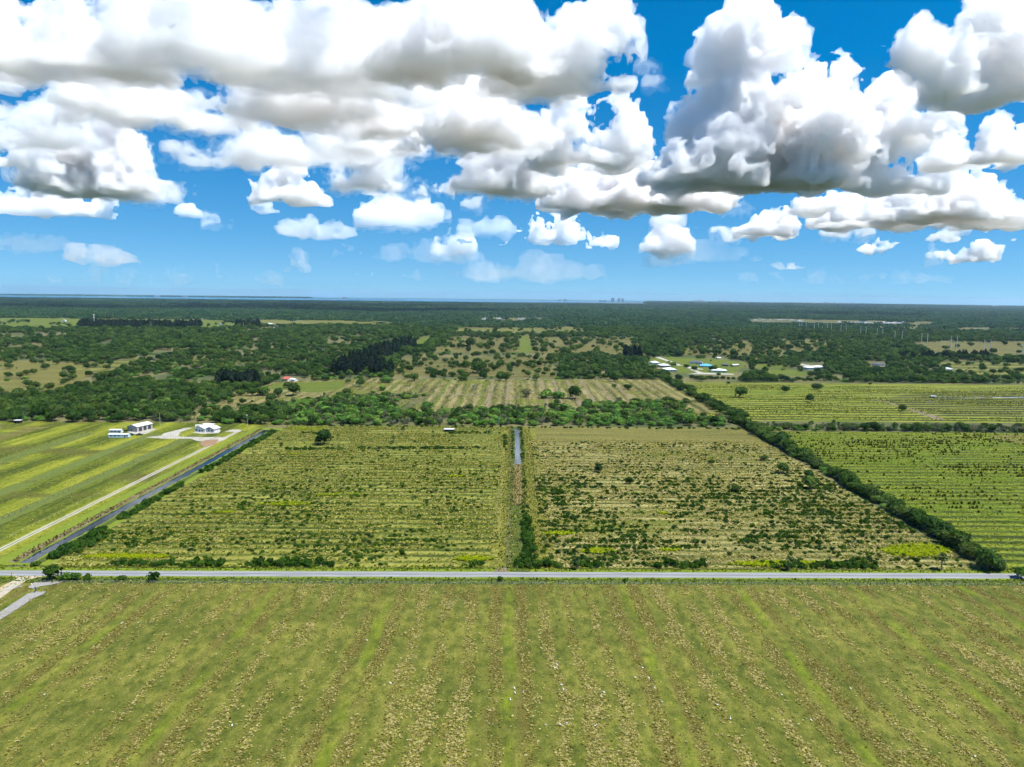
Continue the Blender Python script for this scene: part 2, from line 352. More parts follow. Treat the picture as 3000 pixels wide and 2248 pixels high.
# the canal on the left
CX = -211.5
sheet('canal_bank', ribbon([(CX+1, 294), (CX+1, 612)], 30, 6, .6, 7), M['verge'], 'grassy bank along the dark canal')
sheet('canal', ribbon([(CX+.5, 296.5), (CX+.5, 603)], 5.4, 4, .45, 8), M['water'], 'dark blue straight canal running away at the left')
def berm(name, x, w, h, y0, y1, mat, label, seed):
    v = []; f = []; r = random.Random(seed); n = int((y1-y0)/2.5)
    for i in range(n+1):
        y = y0+(y1-y0)*i/n; k = min(1, i/2, (n-i)/2)
        for q, hh in ((-.5, -.05), (-.22, .85), (0, 1), (.25, .8), (.5, -.05)):
            v.append((x+q*w+r.uniform(-.3, .3), y, .25 if hh < 0 else h*hh*k*r.uniform(.75, 1.15)+.1))
    for i in range(n):
        for j in range(4):
            a = i*5+j; f.append((a, a+1, a+6, a+5))
    return struct(name, v, f, mat, label)
berm('reed_bank', CX-4.9, 3.6, 1.1, 297, 604, M['reed'], 'brown dead reeds lining the left side of the canal', 3)
berm('grass_bank', CX+6.2, 3.4, .7, 297, 604, M['ditchgrass'], 'green grass bank lining the right side of the canal', 4)
for k, dx in enumerate((-1.05, 1.05)):
    sheet('gravel_track', ribbon([(-232.5+dx, 293), (-232.5+dx, 500), (-233+dx, 590), (-238+dx, 604)], 1.25, 5, .18, 20+k), M['gravel'], ('left' if k == 0 else 'right') + ' white wheel rut of the gravel track along the canal')
# farmyard gravel
psheet('gravel_yard', [(425, 1282), (480, 1276), (560, 1281), (640, 1281), (668, 1283), (655, 1291), (610, 1296), (575, 1292), (560, 1286), (480, 1286)], M['gravel'], 'white gravel forecourt in front of the white house')
psheet('gravel_drive', [(470, 1280), (478, 1271), (512, 1262), (545, 1254), (566, 1254), (530, 1266), (520, 1280)], M['gravel'], 'white gravel drive between the barn and the house')
psheet('barn_apron', [(372, 1266), (390, 1272), (425, 1273), (450, 1262), (463, 1257), (440, 1257)], M['gravel'], 'pale gravel apron round the grey barn')
psheet('gravel_patch', [(658, 1265), (680, 1259), (707, 1260), (704, 1266)], M['gravel'], 'small white gravel patch at the end of the canal track')
psheet('house_apron', [(565, 1268), (590, 1272), (640, 1270), (648, 1262), (575, 1262)], M['gravel'], 'pale apron round the white house')
psheet('red_soil', [(586, 1300), (600, 1290), (640, 1288), (632, 1302), (605, 1310), (588, 1307)], M['reddirt'], 'reddish bare soil patch beside the gravel track')
# centre ditch
M['track'] = flat_mat('worn_grass_track', (.15, .14, .045), .95, .35, .6)
sheet('field_lane', [along(-11.5, 296), along(-2, 296), along(-2, 632), along(-11.5, 632)], M['lane'], 'dry grass lane along the left side of the centre ditch')
sheet('field_edge', [along(9, 296), along(21.5, 296), along(21.5, 632), along(9, 632)], M['lane'], 'dry grass lane along the right side of the centre ditch')
sheet('centre_ditch', ribbon([(4.6, 293), (4.6, 632)], 9.5, 6, 1.0, 31), M['ditchgrass'], 'grassy strip of the centre ditch between the two fields')
sheet('ditch_water', ribbon([(5.2, 486), (4.7, 624)], lambda t: 4.6-.6*t, 4, .7, 33), M['bluewater'], 'strip of sky blue water in the centre ditch')
for k, (xa, xb) in enumerate(((-7.6, -7.6), (-5.2, -5.2), (16.5, 15.5), (18.6, 17.6))):
    sheet('wheel_track', ribbon([(xa, 330 if k < 2 else 395), (xa, 450), (xb, 560)], .55, 6, .2, 40+k), M['track'], ('outer', 'inner', 'first', 'second')[k] + ' dry wheel track beside the centre ditch, ' + ('left' if k < 2 else 'right') + ' side')
sheet('field_entrance', [along(-7, 292.5), along(-1, 292.5), along(-1.5, 298), along(-6, 298)], M['reed'], 'dull bare field entrance off the road at the centre ditch')
# lower left: track, gully, puddles
psheet('dirt_track', [(-90, 1800), (-90, 1760), (0, 1722), (50, 1697), (45, 1690), (20, 1689), (130, 1689), (108, 1694), (75, 1704), (40, 1726), (0, 1756)], M['dirt'], 'pale sandy track leaving the road at the lower left')
psheet('track_rut', [(0, 1737), (45, 1704), (62, 1694), (76, 1697), (50, 1712), (0, 1745)], M['gravel'], 'bright worn rut in the sandy track')
psheet('mud_gully', [(-60, 1850), (0, 1795), (40, 1768), (80, 1742), (100, 1736), (135, 1734), (128, 1742), (95, 1756), (60, 1780), (0, 1818), (-40, 1850)], M['mud'], 'grey mud gully in the lower left corner of the pasture')
psheet('muddy_edge', [(82, 1722), (100, 1708), (150, 1706), (185, 1706), (150, 1715), (115, 1720), (100, 1727)], M['mud'], 'bare grey mud below the roadside bushes')
psheet('puddle', [(97, 1738), (103, 1728), (98, 1722), (106, 1722), (108, 1729), (103, 1738)], M['water'], 'small shining puddle by the muddy gully')
# upper right pasture with wet patches
psheet('upper_pasture', [(2050, 1232), (2000, 1120), (2500, 1124), (3500, 1133), (3600, 1245), (2700, 1238)], M['upper'], 'lime green pasture beyond the tree belt at the right')
psheet('wet_pasture', [(2590, 1176), (2640, 1158), (2760, 1148), (3300, 1146), (3400, 1226), (2790, 1222), (2700, 1205)], M['wet'], 'brown wet ground in the right half of the upper pasture')
for i, q in enumerate([[(2735, 1168), (2745, 1164), (2805, 1164), (2800, 1168)], [(2810, 1166), (2880, 1164), (2885, 1166), (2820, 1168)], [(2905, 1165), (3010, 1163), (3010, 1166), (2910, 1167)], [(2700, 1179), (2735, 1178), (2740, 1180), (2705, 1181)], [(2555, 1173), (2572, 1174), (2575, 1176), (2556, 1175)], [(2810, 1171), (2822, 1172), (2825, 1174), (2813, 1173)]]):
    psheet('standing_water', q, M['water'], ['long', 'thin', 'rightmost', 'lower', 'leftmost', 'short slanting'][i] + ' strip of standing water in the upper right pasture')
psheet('farm_ditch', [(2560, 1172), (2575, 1172), (2760, 1224), (2770, 1232), (2740, 1230), (2640, 1194)], M['reed'], 'brown ditch running through the upper right pasture')
psheet('wet_corner', [(2930, 1290), (2895, 1277), (3060, 1270), (3060, 1310), (2990, 1305)], M['rows_dry'], 'pale muddy ditch corner in the lime pasture at the right edge')
# middle distance fields
psheet('strip_field', [(1180, 1222), (1250, 1160), (1020, 1165), (1010, 1112), (1960, 1113), (2015, 1130), (2095, 1212), (2000, 1215)], M['strips'], 'straw coloured strip field beyond the central tree belt')
psheet('palm_meadow', [(540, 1228), (590, 1200), (760, 1138), (800, 1120), (1020, 1112), (1035, 1160), (900, 1180), (820, 1215), (700, 1230)], M['strips'], 'pale grassy triangle with palms left of the strip field')
psheet('green_meadow', [(790, 1140), (800, 1124), (1018, 1117), (1000, 1140), (930, 1152)], M['meadow'], 'green mown meadow in front of the red roofed house')
psheet('scrub_field', [(1145, 1100), (1180, 1050), (1590, 1042), (1640, 1108)], M['scrubland'], 'brown scrub field with round trees in the centre')
psheet('tan_field', [(1270, 1034), (1320, 988), (1860, 990), (1890, 1034)], M['scrubland'], 'tan field with a grassy lane behind the scrub field')
psheet('grass_lane', [(1522, 1034), (1528, 985), (1545, 985), (1562, 1034)], M['meadow'], 'pale grass lane running away through the tan field')
psheet('far_green_field', [(1330, 973), (1340, 961), (1700, 961), (1720, 974)], M['farfield'], 'long thin green field behind the round trees')
psheet('left_tan_field', [(-300, 1165), (-300, 1062), (120, 1058), (230, 1064), (300, 1090), (270, 1100), (160, 1145)], M['rows_dry'], 'tan striped field at the left edge')
psheet('bank_field', [(200, 1086), (330, 1060), (400, 1050), (420, 1056), (300, 1092)], M['farfield'], 'narrow pale field beside the left tan field')
psheet('clearing_field', [(520, 1065), (560, 1042), (700, 1040), (860, 1038), (880, 1062), (640, 1070)], M['scrubland'], 'brown clearing in the woods at left centre')
psheet('right_tan_field', [(2000, 1042), (2020, 1008), (2180, 998), (2450, 1000), (2480, 1022), (2300, 1040)], M['scrubland'], 'tan field among trees above the houses')
psheet('pole_field', [(2650, 1004), (3150, 1000), (3200, 1050), (2960, 1046), (2760, 1034)], M['scrubland'], 'tan field crossed by the tall power poles')
psheet('right_meadow', [(2740, 1068), (2770, 1058), (2950, 1062), (3150, 1075), (3150, 1110), (2990, 1104), (2860, 1098), (2800, 1085)], M['farfield'], 'olive meadow between the trees at the right')
psheet('lawn', [(2225, 1088), (2260, 1082), (2330, 1085), (2385, 1101), (2280, 1104)], M['meadow'], 'mown green lawn between houses and hedge')
psheet('side_lawn', [(2215, 1080), (2222, 1067), (2290, 1070), (2310, 1080)], M['meadow'], 'bright lawn below the orange roofed house')
psheet('house_yard', [(1895, 1050), (1950, 1046), (2100, 1052), (2190, 1064), (2150, 1098), (1990, 1094), (1905, 1064)], M['meadow'], 'green yards around the white roofed houses')
for i, q in enumerate([[(1920, 1048), (1930, 1046), (1985, 1066), (1998, 1072), (1985, 1072), (1950, 1058)], [(2020, 1084), (2032, 1083), (2060, 1093), (2150, 1096), (2150, 1099), (2010, 1097), (2045, 1094)], [(1998, 1070), (2030, 1078), (2060, 1082), (2060, 1084), (2015, 1080)], [(2340, 1064), (2375, 1073), (2370, 1076), (2332, 1067)], [(2280, 1053), (2320, 1052), (2345, 1058), (2340, 1061), (2300, 1056)]]):
    psheet('driveway', q, M['gravel'], ['curved white', 'looping pale', 'short middle', 'slanting', 'upper'][i] + ' driveway among the white roofed houses')
psheet('grass_track', [(1205, 1014), (1235, 990), (1262, 985), (1265, 990), (1230, 1016)], M['meadow'], 'bright grassy track between woods left of the tan field')
psheet('white_lane', [(1305, 965), (1318, 955), (1325, 955), (1312, 966)], M['gravel'], 'short white lane in the far woods')
for i, (x0, y0, x1, y1) in enumerate(((1388, 1130, 1385, 1137), (1424, 1121, 1418, 1150), (1439, 1132, 1436, 1152))):
    a = P(x0, y0); b = P(x1, y1); sheet('wet_furrow', ribbon([a, b], 2.0, 5, .5, 60+i), M['water'], ['left', 'long middle', 'right'][i] + ' blue water filled furrow in the strip field')
for i, x in enumerate((1075, 1180, 1245, 1320, 1380, 1425, 1445, 1490, 1525, 1585, 1620, 1660, 1700, 1745, 1790)):
    a = P(1509+(x-1509)*1.0, 1114); b = P(1509+(x-1509)*1.28, 1195)
    sheet('furrow', ribbon([a, b], 3.5, 8, 1.0, 80+i), M['meadow'] if i < 6 or i in (8,) else M['reed'], ('green' if i < 6 or i == 8 else 'dark') + ' furrow in the strip field, number %d from its left side' % (i+1))
sheet('fence_lane', ribbon([P(1050, 1150), P(1350, 1158), P(1680, 1167)], 5, 6, .8, 99), M['reed'], 'dark lane crossing the strip field')
# far fields and water
far_strip('far_pasture', ([(-500, 928), (0, 932), (620, 938), (700, 950)], [(-500, 955), (0, 960), (620, 962), (700, 956)]), M['meadow'], 'wide light green pasture on the far left', .4)
far_strip('far_meadow', ([(760, 935), (1150, 942)], [(760, 948), (1150, 952)]), M['farfield'], 'pale field beyond the dark tree row', .4)
far_strip('building_site', ([(2180, 936), (2750, 947)], [(2180, 940), (2750, 949)]), M['scrubland'], 'sandy bare strip of a housing site on the right', .5)
far_strip('lagoon', ([(-400, 861), (0, 866), (700, 873), (1400, 880.5), (2050, 888)], [(-400, 866), (0, 870.5), (700, 877.5), (1400, 885), (2050, 889)]), M['sea'], 'thin blue lagoon along the horizon', 1.0)
far_strip('ocean', ([(900, 870), (1200, 876), (1700, 882), (1900, 884)], [(900, 872.5), (1200, 878), (1700, 884), (1900, 885.5)]), M['sea'], 'pale ocean line at the horizon behind the lagoon', 1.0)

# ------------------------------------------------------------------ plant prototypes
def quads(C, N, S, seed):                         # leaf clump faces at C, facing N, of size S
    r = np.random.RandomState(seed); n = len(C)
    N = N/np.linalg.norm(N, axis=1, keepdims=True)
    A = np.cross(N, r.normal(size=(n, 3))); A /= np.linalg.norm(A, axis=1, keepdims=True); B = np.cross(N, A)
    S = S[:, None]; j = lambda: r.uniform(.6, 1.25, (n, 1))
    V = np.stack([C - A*S*j() - B*S*j()*.6, C + A*S*j()*.6 - B*S*j(), C + A*S*j() + B*S*j()*.6, C - A*S*j()*.6 + B*S*j()], 1)
    return V.reshape(-1, 3), (np.arange(n*4).reshape(-1, 4))
def np_mesh(name, V, Fq, mat):
    me = bpy.data.meshes.new(name); nf = len(Fq); k = Fq.shape[1]
    me.vertices.add(len(V)); me.vertices.foreach_set('co', np.ascontiguousarray(V, np.float32).ravel())
    me.loops.add(nf*k); me.loops.foreach_set('vertex_index', np.ascontiguousarray(Fq, np.int32).ravel())
    me.polygons.add(nf); me.polygons.foreach_set('loop_start', np.arange(0, nf*k, k, dtype=np.int32))
    me.update(calc_edges=True); me.materials.append(mat); return me
def crown_mesh(name, mat, w, h, z0, nl, nq, leaf, seed, up=.25, droop=0.):
    r = np.random.RandomState(seed)
    ang = r.uniform(0, 6.283, nl); rad = np.sqrt(r.uniform(0, 1, nl))*w*.31; rad[0] = 0
    lr = r.uniform(.24, .36, nl)*w; lr[0] = .36*w
    lz = z0 + h*.45 + r.uniform(-.18, .26, nl)*h*(1 - rad/w); lz[0] = z0 + h*.52
    Cn = np.stack([np.cos(ang)*rad, np.sin(ang)*rad, lz], 1); Rl = np.stack([lr, lr, lr*h/w*.95], 1)
    p = lr**2; k = r.choice(nl, nq, p=p/p.sum())
    d = r.normal(size=(nq, 3)); d[:, 2] += up; d /= np.linalg.norm(d, axis=1, keepdims=True)
    pos = Cn[k] + d*Rl[k]*r.uniform(.72, 1.06, (nq, 1))
    pos[:, 2] = np.maximum(pos[:, 2], z0*.6)
    nrm = d + r.normal(size=(nq, 3))*.42
    V, Fq = quads(pos, nrm, leaf*r.uniform(.6, 1.15, nq), seed+1)
    return np_mesh(name, V, Fq, mat)
def trunk_mesh(h, r0, seed, mat, limbs=3, spread=.3):
    rr = random.Random(seed); v = []; f = []; top = (rr.uniform(-.3, .3), rr.uniform(-.3, .3), h)
    tube(v, f, [(0, 0, -.2), (top[0]*.3, top[1]*.3, h*.45), top], [r0*1.25, r0*.85, r0*.5], 6)
    for k in range(limbs):
        a = 6.283*k/max(1, limbs) + rr.uniform(-.5, .5); z = h*rr.uniform(.4, .7)
        tube(v, f, [(top[0]*.4, top[1]*.4, z), (math.cos(a)*h*spread, math.sin(a)*h*spread, z + h*.45)], [r0*.5, r0*.2], 5)
    return mesh('trunk', v, f, mat)
def palm_crown(seed, mat):
    r = np.random.RandomState(seed); V = []; Q = []
    for k in range(34):
        a = k*2.399 + r.uniform(-.2, .2); el = r.uniform(-.75, 1.25); L = r.uniform(1.5, 2.1); w = r.uniform(.55, .8)
        d = np.array([math.cos(a)*math.cos(el), math.sin(a)*math.cos(el), math.sin(el)]); s = np.array([-math.sin(a), math.cos(a), 0])
        st = np.array([0, 0, 4.6]); m = st + d*L*.6; e = st + d*L + np.array([0, 0, -.5]); b = len(V)
        V += [st, m - s*w + [0, 0, -.12], e - s*w*.25, e + s*w*.25, m + s*w + [0, 0, -.12], m + np.array([0, 0, .15])]
        Q += [(b, b+1, b+2, b+5), (b, b+5, b+3, b+4)]
    return np_mesh('crown', np.array(V), np.array(Q), mat)
def palm_trunk(seed):
    v = []; f = []; rr = random.Random(seed); x = rr.uniform(-.4, .4)
    tube(v, f, [(0, 0, -.2), (x*.3, 0, 1.5), (x*.6, x*.2, 3.2), (0, 0, 4.7)], [.26, .2, .2, .24], 6)
    return mesh('trunk', v, f, M['palmbark'])
M['palmbark'] = flat_mat('palm_bark', (.20, .17, .13), .9, .3, 3)
def pine_crown(seed, mat):
    r = np.random.RandomState(seed); nq = 620
    z = r.uniform(.08, 1, nq)**.85; prof = np.clip(np.sin(np.pi*np.clip(z, .02, 1)**.75)*.95 + .16, .1, 1)*(1-.25*z)
    a = r.uniform(0, 6.283, nq); lob = 1 + .3*np.sin(a*3 + z*9 + seed) + r.normal(size=nq)*.14
    rad = prof*3.6*lob*np.sqrt(r.uniform(.45, 1, nq))
    pos = np.stack([np.cos(a)*rad, np.sin(a)*rad, 1 + z*17], 1)
    nrm = np.stack([np.cos(a), np.sin(a), np.full(nq, .35)], 1) + r.normal(size=(nq, 3))*.5
    V, Fq = quads(pos, nrm, r.uniform(.45, .95, nq), seed+1); V[:, 2] = np.maximum(V[:, 2], .6)
    return np_mesh('crown', V, Fq, mat)
def tuft_mesh(name, mat, n, hgt, wid, seed):
    r = np.random.RandomState(seed); V = []; T = []
    for k in range(n):
        a = k*2.4 + r.uniform(-.3, .3); e = r.uniform(.15, 1); h = hgt*r.uniform(.6, 1.1)*(1.1 - .5*e); d = np.array([math.cos(a), math.sin(a), 0]); s = np.array([-d[1], d[0], 0])
        w = wid*r.uniform(.2, .34); b = len(V); root = d*wid*.12*e
        V += [root - s*w*.8, root + s*w*.8, root + d*wid*.28*e + s*w*.8 + [0, 0, h], root + d*wid*.28*e - s*w*.8 + [0, 0, h*.95], root + d*wid*.55*e + s*w*.3 + [0, 0, h*.8], root + d*wid*.55*e - s*w*.3 + [0, 0, h*.75]]
        T += [(b, b+1, b+2, b+3), (b+3, b+2, b+4, b+5)]
    return np_mesh(name, np.array(V), np.array(T), mat)

KIND = {}
KIND['broad'] = dict(name='broadleaf_tree', parts=[(trunk_mesh(4.2, .32, 3+i, M['bark']), crown_mesh('crown', M['broad'], 10+.6*(i % 3), (8.2, 9.2, 7.6, 10.0)[i], 1.2, 9+i, 760, .62, 20+i)) for i in range(4)])
KIND['scrub'] = dict(name='scrub_tree', parts=[(trunk_mesh(2.4, .16, 13+i, M['bark'], 4, .5), crown_mesh('crown', M['scrub'], 8.2, (4.2, 5.0, 3.6)[i], .35, 9, 620, .50, 40+i, .35)) for i in range(3)])
KIND['grey'] = dict(name='grey_scrub_tree', parts=[(trunk_mesh(3.2, .16, 17+i, M['bark'], 5, .5), crown_mesh('crown', M['grey'], 6.5, (5.0, 4.4)[i], .6, 8, 430, .36, 50+i, .3)) for i in range(2)])
KIND['palm'] = dict(name='cabbage_palm', parts=[(palm_trunk(5+i), palm_crown(60+i, M['palm'])) for i in range(3)])
KIND['pine'] = dict(name='dark_pine', parts=[(trunk_mesh(13, .35, 23+i, M['bark'], 2, .1), pine_crown(70+i, M['pine'])) for i in range(3)])
KIND['bush'] = dict(name='shrub', parts=[(trunk_mesh(.9, .05, 33+i, M['bark'], 3, .5), crown_mesh('foliage', M['bush'], 3.0, (1.9, 2.3, 1.6)[i], .08, 7, 170, .28, 80+i, .4)) for i in range(3)])

def dup_mesh(a, b, name):                         # trunk + crown in one mesh, for the uncounted far ones
    me = bpy.data.meshes.new(name); V = []; Fc = []; mi = []; off = 0
    for k, m in enumerate((a, b)):
        co_ = np.empty(len(m.vertices)*3, np.float32); m.vertices.foreach_get('co', co_); V += co_.reshape(-1, 3).tolist()
        for p in m.polygons: Fc.append([off+i for i in p.vertices]); mi.append(k)
        off += len(m.vertices)
    me.from_pydata(V, [], Fc); me.materials.append(a.materials[0]); me.materials.append(b.materials[0]); me.polygons.foreach_set('material_index', mi); me.update(); return me
def proto_coll(name, meshes):
    c = bpy.data.collections.new(name)
    for i, m in enumerate(meshes): o = bpy.data.objects.new('%s_%02d' % (name, i), m); c.objects.link(o)
    return c
def scatter(name, meshes, x, y, z, rot, scl, label, cat):
    if len(x) == 0: return
    coll = proto_coll(name + '_kinds', meshes)
    me = bpy.data.meshes.new(name); n = len(x); me.vertices.add(n)
    me.vertices.foreach_set('co', np.stack([x, y, z], 1).astype(np.float32).ravel())
    a = me.attributes.new('scl', 'FLOAT_VECTOR', 'POINT'); a.data.foreach_set('vector', np.ascontiguousarray(scl, np.float32).ravel())
    a = me.attributes.new('rot', 'FLOAT_VECTOR', 'POINT'); a.data.foreach_set('vector', np.stack([np.zeros(n), np.zeros(n), rot], 1).astype(np.float32).ravel())
    a = me.attributes.new('pick', 'INT', 'POINT'); a.data.foreach_set('value', (np.arange(n)*7 % len(meshes)).astype(np.int32))
    ng = bpy.data.node_groups.new(name, 'GeometryNodeTree')
    ng.interface.new_socket('Geometry', in_out='INPUT', socket_type='NodeSocketGeometry'); ng.interface.new_socket('Geometry', in_out='OUTPUT', socket_type='NodeSocketGeometry')
    gi = ng.nodes.new('NodeGroupInput'); go = ng.nodes.new('NodeGroupOutput'); ip = ng.nodes.new('GeometryNodeInstanceOnPoints'); ci = ng.nodes.new('GeometryNodeCollectionInfo')
    ci.inputs[0].default_value = coll; ci.inputs['Separate Children'].default_value = True; ci.inputs['Reset Children'].default_value = True
    def att(nm, t):
        q = ng.nodes.new('GeometryNodeInputNamedAttribute'); q.data_type = t; q.inputs[0].default_value = nm; return q.outputs[0]
    L = ng.links.new
    L(gi.outputs[0], ip.inputs['Points']); L(ci.outputs[0], ip.inputs['Instance']); ip.inputs['Pick Instance'].default_value = True
    L(att('pick', 'INT'), ip.inputs['Instance Index']); L(att('rot', 'FLOAT_VECTOR'), ip.inputs['Rotation']); L(att('scl', 'FLOAT_VECTOR'), ip.inputs['Scale']); L(ip.outputs[0], go.inputs[0])
    o = link(name, me); md = o.modifiers.new('scatter', 'NODES'); md.node_group = ng
    return tag(o, label, cat, None, 'stuff')

# ------------------------------------------------------------------ where plants grow
PL = {k: [] for k in KIND}                        # kind -> list of (x, y, scale xyz, rot, zone)
ZONES = {}
def zone(key, label, group): ZONES[key] = (label, group); return key
def plant(kind, x, y, s, zn, sz=None):
    PL[kind].append((x, y, s, s if sz is None else sz, rng.uniform(0, 6.283), zn))
SINGLE = []                                       # plants with a label of their own
def single(kind, px, py, width_px, label, tall=1.0):
    x, y = P(px, py); d = math.hypot(x, y); base = {'broad': 10.5, 'scrub': 8.5, 'grey': 6.5, 'palm': 3.8, 'pine': 7, 'bush': 3.0}[kind]
    s = width_px*d/F/base; SINGLE.append((kind, x, y, s, s*tall, rng.uniform(0, 6.283), label))

OPEN = {  # photo-pixel outlines of the open fields: tree density, kinds
 'strip': ([(1180, 1212), (1140, 1185), (1250, 1160), (1020, 1165), (1010, 1112), (1960, 1113), (2015, 1130), (2085, 1185), (1960, 1178), (1820, 1180), (1700, 1195), (1560, 1198), (1330, 1202)], .003),
 'palmy': ([(540, 1228), (590, 1200), (760, 1138), (800, 1120), (1020, 1112), (1035, 1160), (900, 1175), (820, 1195), (700, 1222)], .10),
 'meadow': ([(785, 1142), (800, 1122), (1020, 1115), (1000, 1142), (930, 1155)], .0),
 'scrubf': ([(1145, 1100), (1180, 1046), (1590, 1040), (1640, 1108)], .075),
 'scrub2': ([(1640, 1108), (1600, 1046), (1700, 1052), (1760, 1070), (1660, 1075)], .35),
 'tan': ([(1270, 1034), (1320, 988), (1860, 990), (1890, 1034)], .12),
 'rh': ([(822, 1104), (885, 1102), (885, 1122), (822, 1124)], .0),
 'lane': ([(1518, 1034), (1526, 985), (1548, 985), (1566, 1034)], 0),
 'fa': ([(-50, 992), (-50, 978), (150, 976), (240, 982), (100, 992)], .06), 'fb': ([(265, 1016), (300, 1006), (340, 1003), (330, 1014)], .05), 'fc': ([(2560, 962), (2640, 958), (3100, 962), (3100, 968), (2700, 968)], .15), 'fd': ([(640, 1008), (760, 1002), (900, 1010), (760, 1018)], .25), 'fe': ([(880, 985), (1000, 980), (1130, 985), (1000, 994)], .25),
 'fgreen': ([(1330, 974), (1340, 961), (1700, 961), (1720, 975)], .05),
 'ltan': ([(-300, 1165), (-300, 1062), (120, 1058), (230, 1064), (300, 1090), (270, 1100), (160, 1145)], .05),
 'bank': ([(200, 1086), (330, 1060), (400, 1050), (420, 1056), (300, 1092)], .05),
 'clear': ([(520, 1065), (560, 1042), (700, 1040), (860, 1038), (880, 1062), (640, 1070)], .3),
 'rtan': ([(2000, 1042), (2020, 1008), (2180, 998), (2450, 1000), (2480, 1022), (2300, 1040)], .22),
 'polef': ([(2650, 1004), (3150, 1000), (3200, 1050), (2960, 1046), (2760, 1034)], .015),
 'rmead': ([(2740, 1068), (2770, 1058), (2950, 1062), (3150, 1075), (3150, 1110), (2990, 1104), (2860, 1098), (2800, 1085)], .08),
 'lawn': ([(2225, 1088), (2260, 1082), (2330, 1085), (2385, 1101), (2280, 1104)], 0),
 'lawn2': ([(2215, 1080), (2222, 1067), (2290, 1070), (2310, 1080)], .05),
 'yard': ([(1895, 1050), (1950, 1046), (2100, 1048), (2190, 1060), (2200, 1085), (2160, 1106), (1990, 1104), (1905, 1070)], .012),
 'hs': ([(2340, 1060), (2420, 1063), (2420, 1085), (2350, 1085)], .04),
 'grey': ([(2545, 1060), (2590, 1060), (2600, 1075), (2545, 1075)], .0),
 'upper': ([(2030, 1225), (1998, 1118), (2500, 1121), (3500, 1131), (3700, 1245), (2180, 1228)], 0),
 'fpast': ([(-500, 928), (0, 932), (620, 938), (700, 950), (700, 956), (620, 962), (0, 960), (-500, 955)], .02),
 'fpast2': ([(690, 940), (840, 940), (840, 962), (700, 962)], .25),
 'fmead': ([(760, 937), (1150, 943), (1150, 953), (760, 950)], .06),
 'site': ([(2180, 933), (2750, 944), (2750, 952), (2180, 944)], .02),
 'gtrack': ([(1200, 1016), (1235, 988), (1262, 983), (1267, 992), (1230, 1018)], 0),
 'sport': ([(1400, 930), (1600, 932), (1600, 940), (1400, 938)], .1),
 'ra': ([(360, 1072), (470, 1066), (470, 1080), (380, 1086)], .3),
}
zone('left wood', 'leafy tree crowded in the woodland behind the white barn', 'trees of the left woodland')
zone('belt', 'green bushy tree in the belt between the two near fields and the strip field', 'trees of the central belt')
zone('right belt', 'tree in the belt along the far edge of the lime green pasture', 'trees of the right-hand belt')
zone('house wood', 'round tree in the woods around the white roofed houses', 'trees around the houses')
zone('mid wood', 'round tree in the woods of the middle distance', 'trees of the middle distance')
zone('scatter', 'round dark tree standing apart in a brown scrub field', 'trees scattered over the brown fields')
zone('hedge', 'tree in the tall hedgerow on the right side of the shrubby field', 'trees of the right-hand hedgerow')
zone('far wood', 'small tree of the distant woods', 'trees of the distant woods')
def wood(y0, y1, step, big, seed, ymax_px=1240):
    r = np.random.RandomState(seed)
    nx = int(1.7*y1/step); ny = int((y1-y0)/step)
    X, Y = np.meshgrid(np.arange(nx)*step - nx*step/2, y0 + np.arange(ny)*step); X = X.ravel() + r.uniform(-.5, .5, X.size)*step; Y = Y.ravel() + r.uniform(-.5, .5, X.size)*step
    px, py = project(X, Y, gz(X, Y)); keep = (px > -260) & (px < 3260); X, Y, px, py = X[keep], Y[keep], px[keep], py[keep]
    lim = np.interp(px, [-300, 0, 560, 830, 2150, 2200, 3300], [1226, 1236, 1238, 1247, 1250, 1225, 1225])
    dens = np.where(py < lim, .97, 0.); zn = np.where(py < 1200, 'mid wood', 'left wood').astype(object)
    nz = .6*vnoise(X, Y, 60, 3) + .4*vnoise(X, Y, 22, 4); dens *= np.where(py > 1130, np.clip(.35 + nz*1.3, 0, 1), np.clip(nz*3.2 - .88, .05, 1))
    zn[(px < 900) & (py > 1040)] = 'left wood'; zn[(px >= 830) & (px < 2250) & (py > 1150)] = 'belt'; zn[(px > 1850) & (py <= 1130) & (py > 1030)] = 'house wood'
    zn[py < 1000] = 'far wood'
    bz = zn == 'belt'; dens[bz] = np.where(py[bz] < lim[bz], .96, 0)
    for k, (poly, d) in OPEN.items():
        c = inpoly(px, py, poly)
        if d < .3 and k not in ('upper', 'strip', 'palmy'): c |= inpoly(px, py - 6.5*F/np.hypot(X, Y), poly)
        dens[c] = d*(.4 + 1.2*vnoise(X[c], Y[c], 45, 9)); zn[c] = 'scatter'
    ok = r.rand(len(X)) < dens
    return X[ok], Y[ok], px[ok], py[ok], zn[ok], r
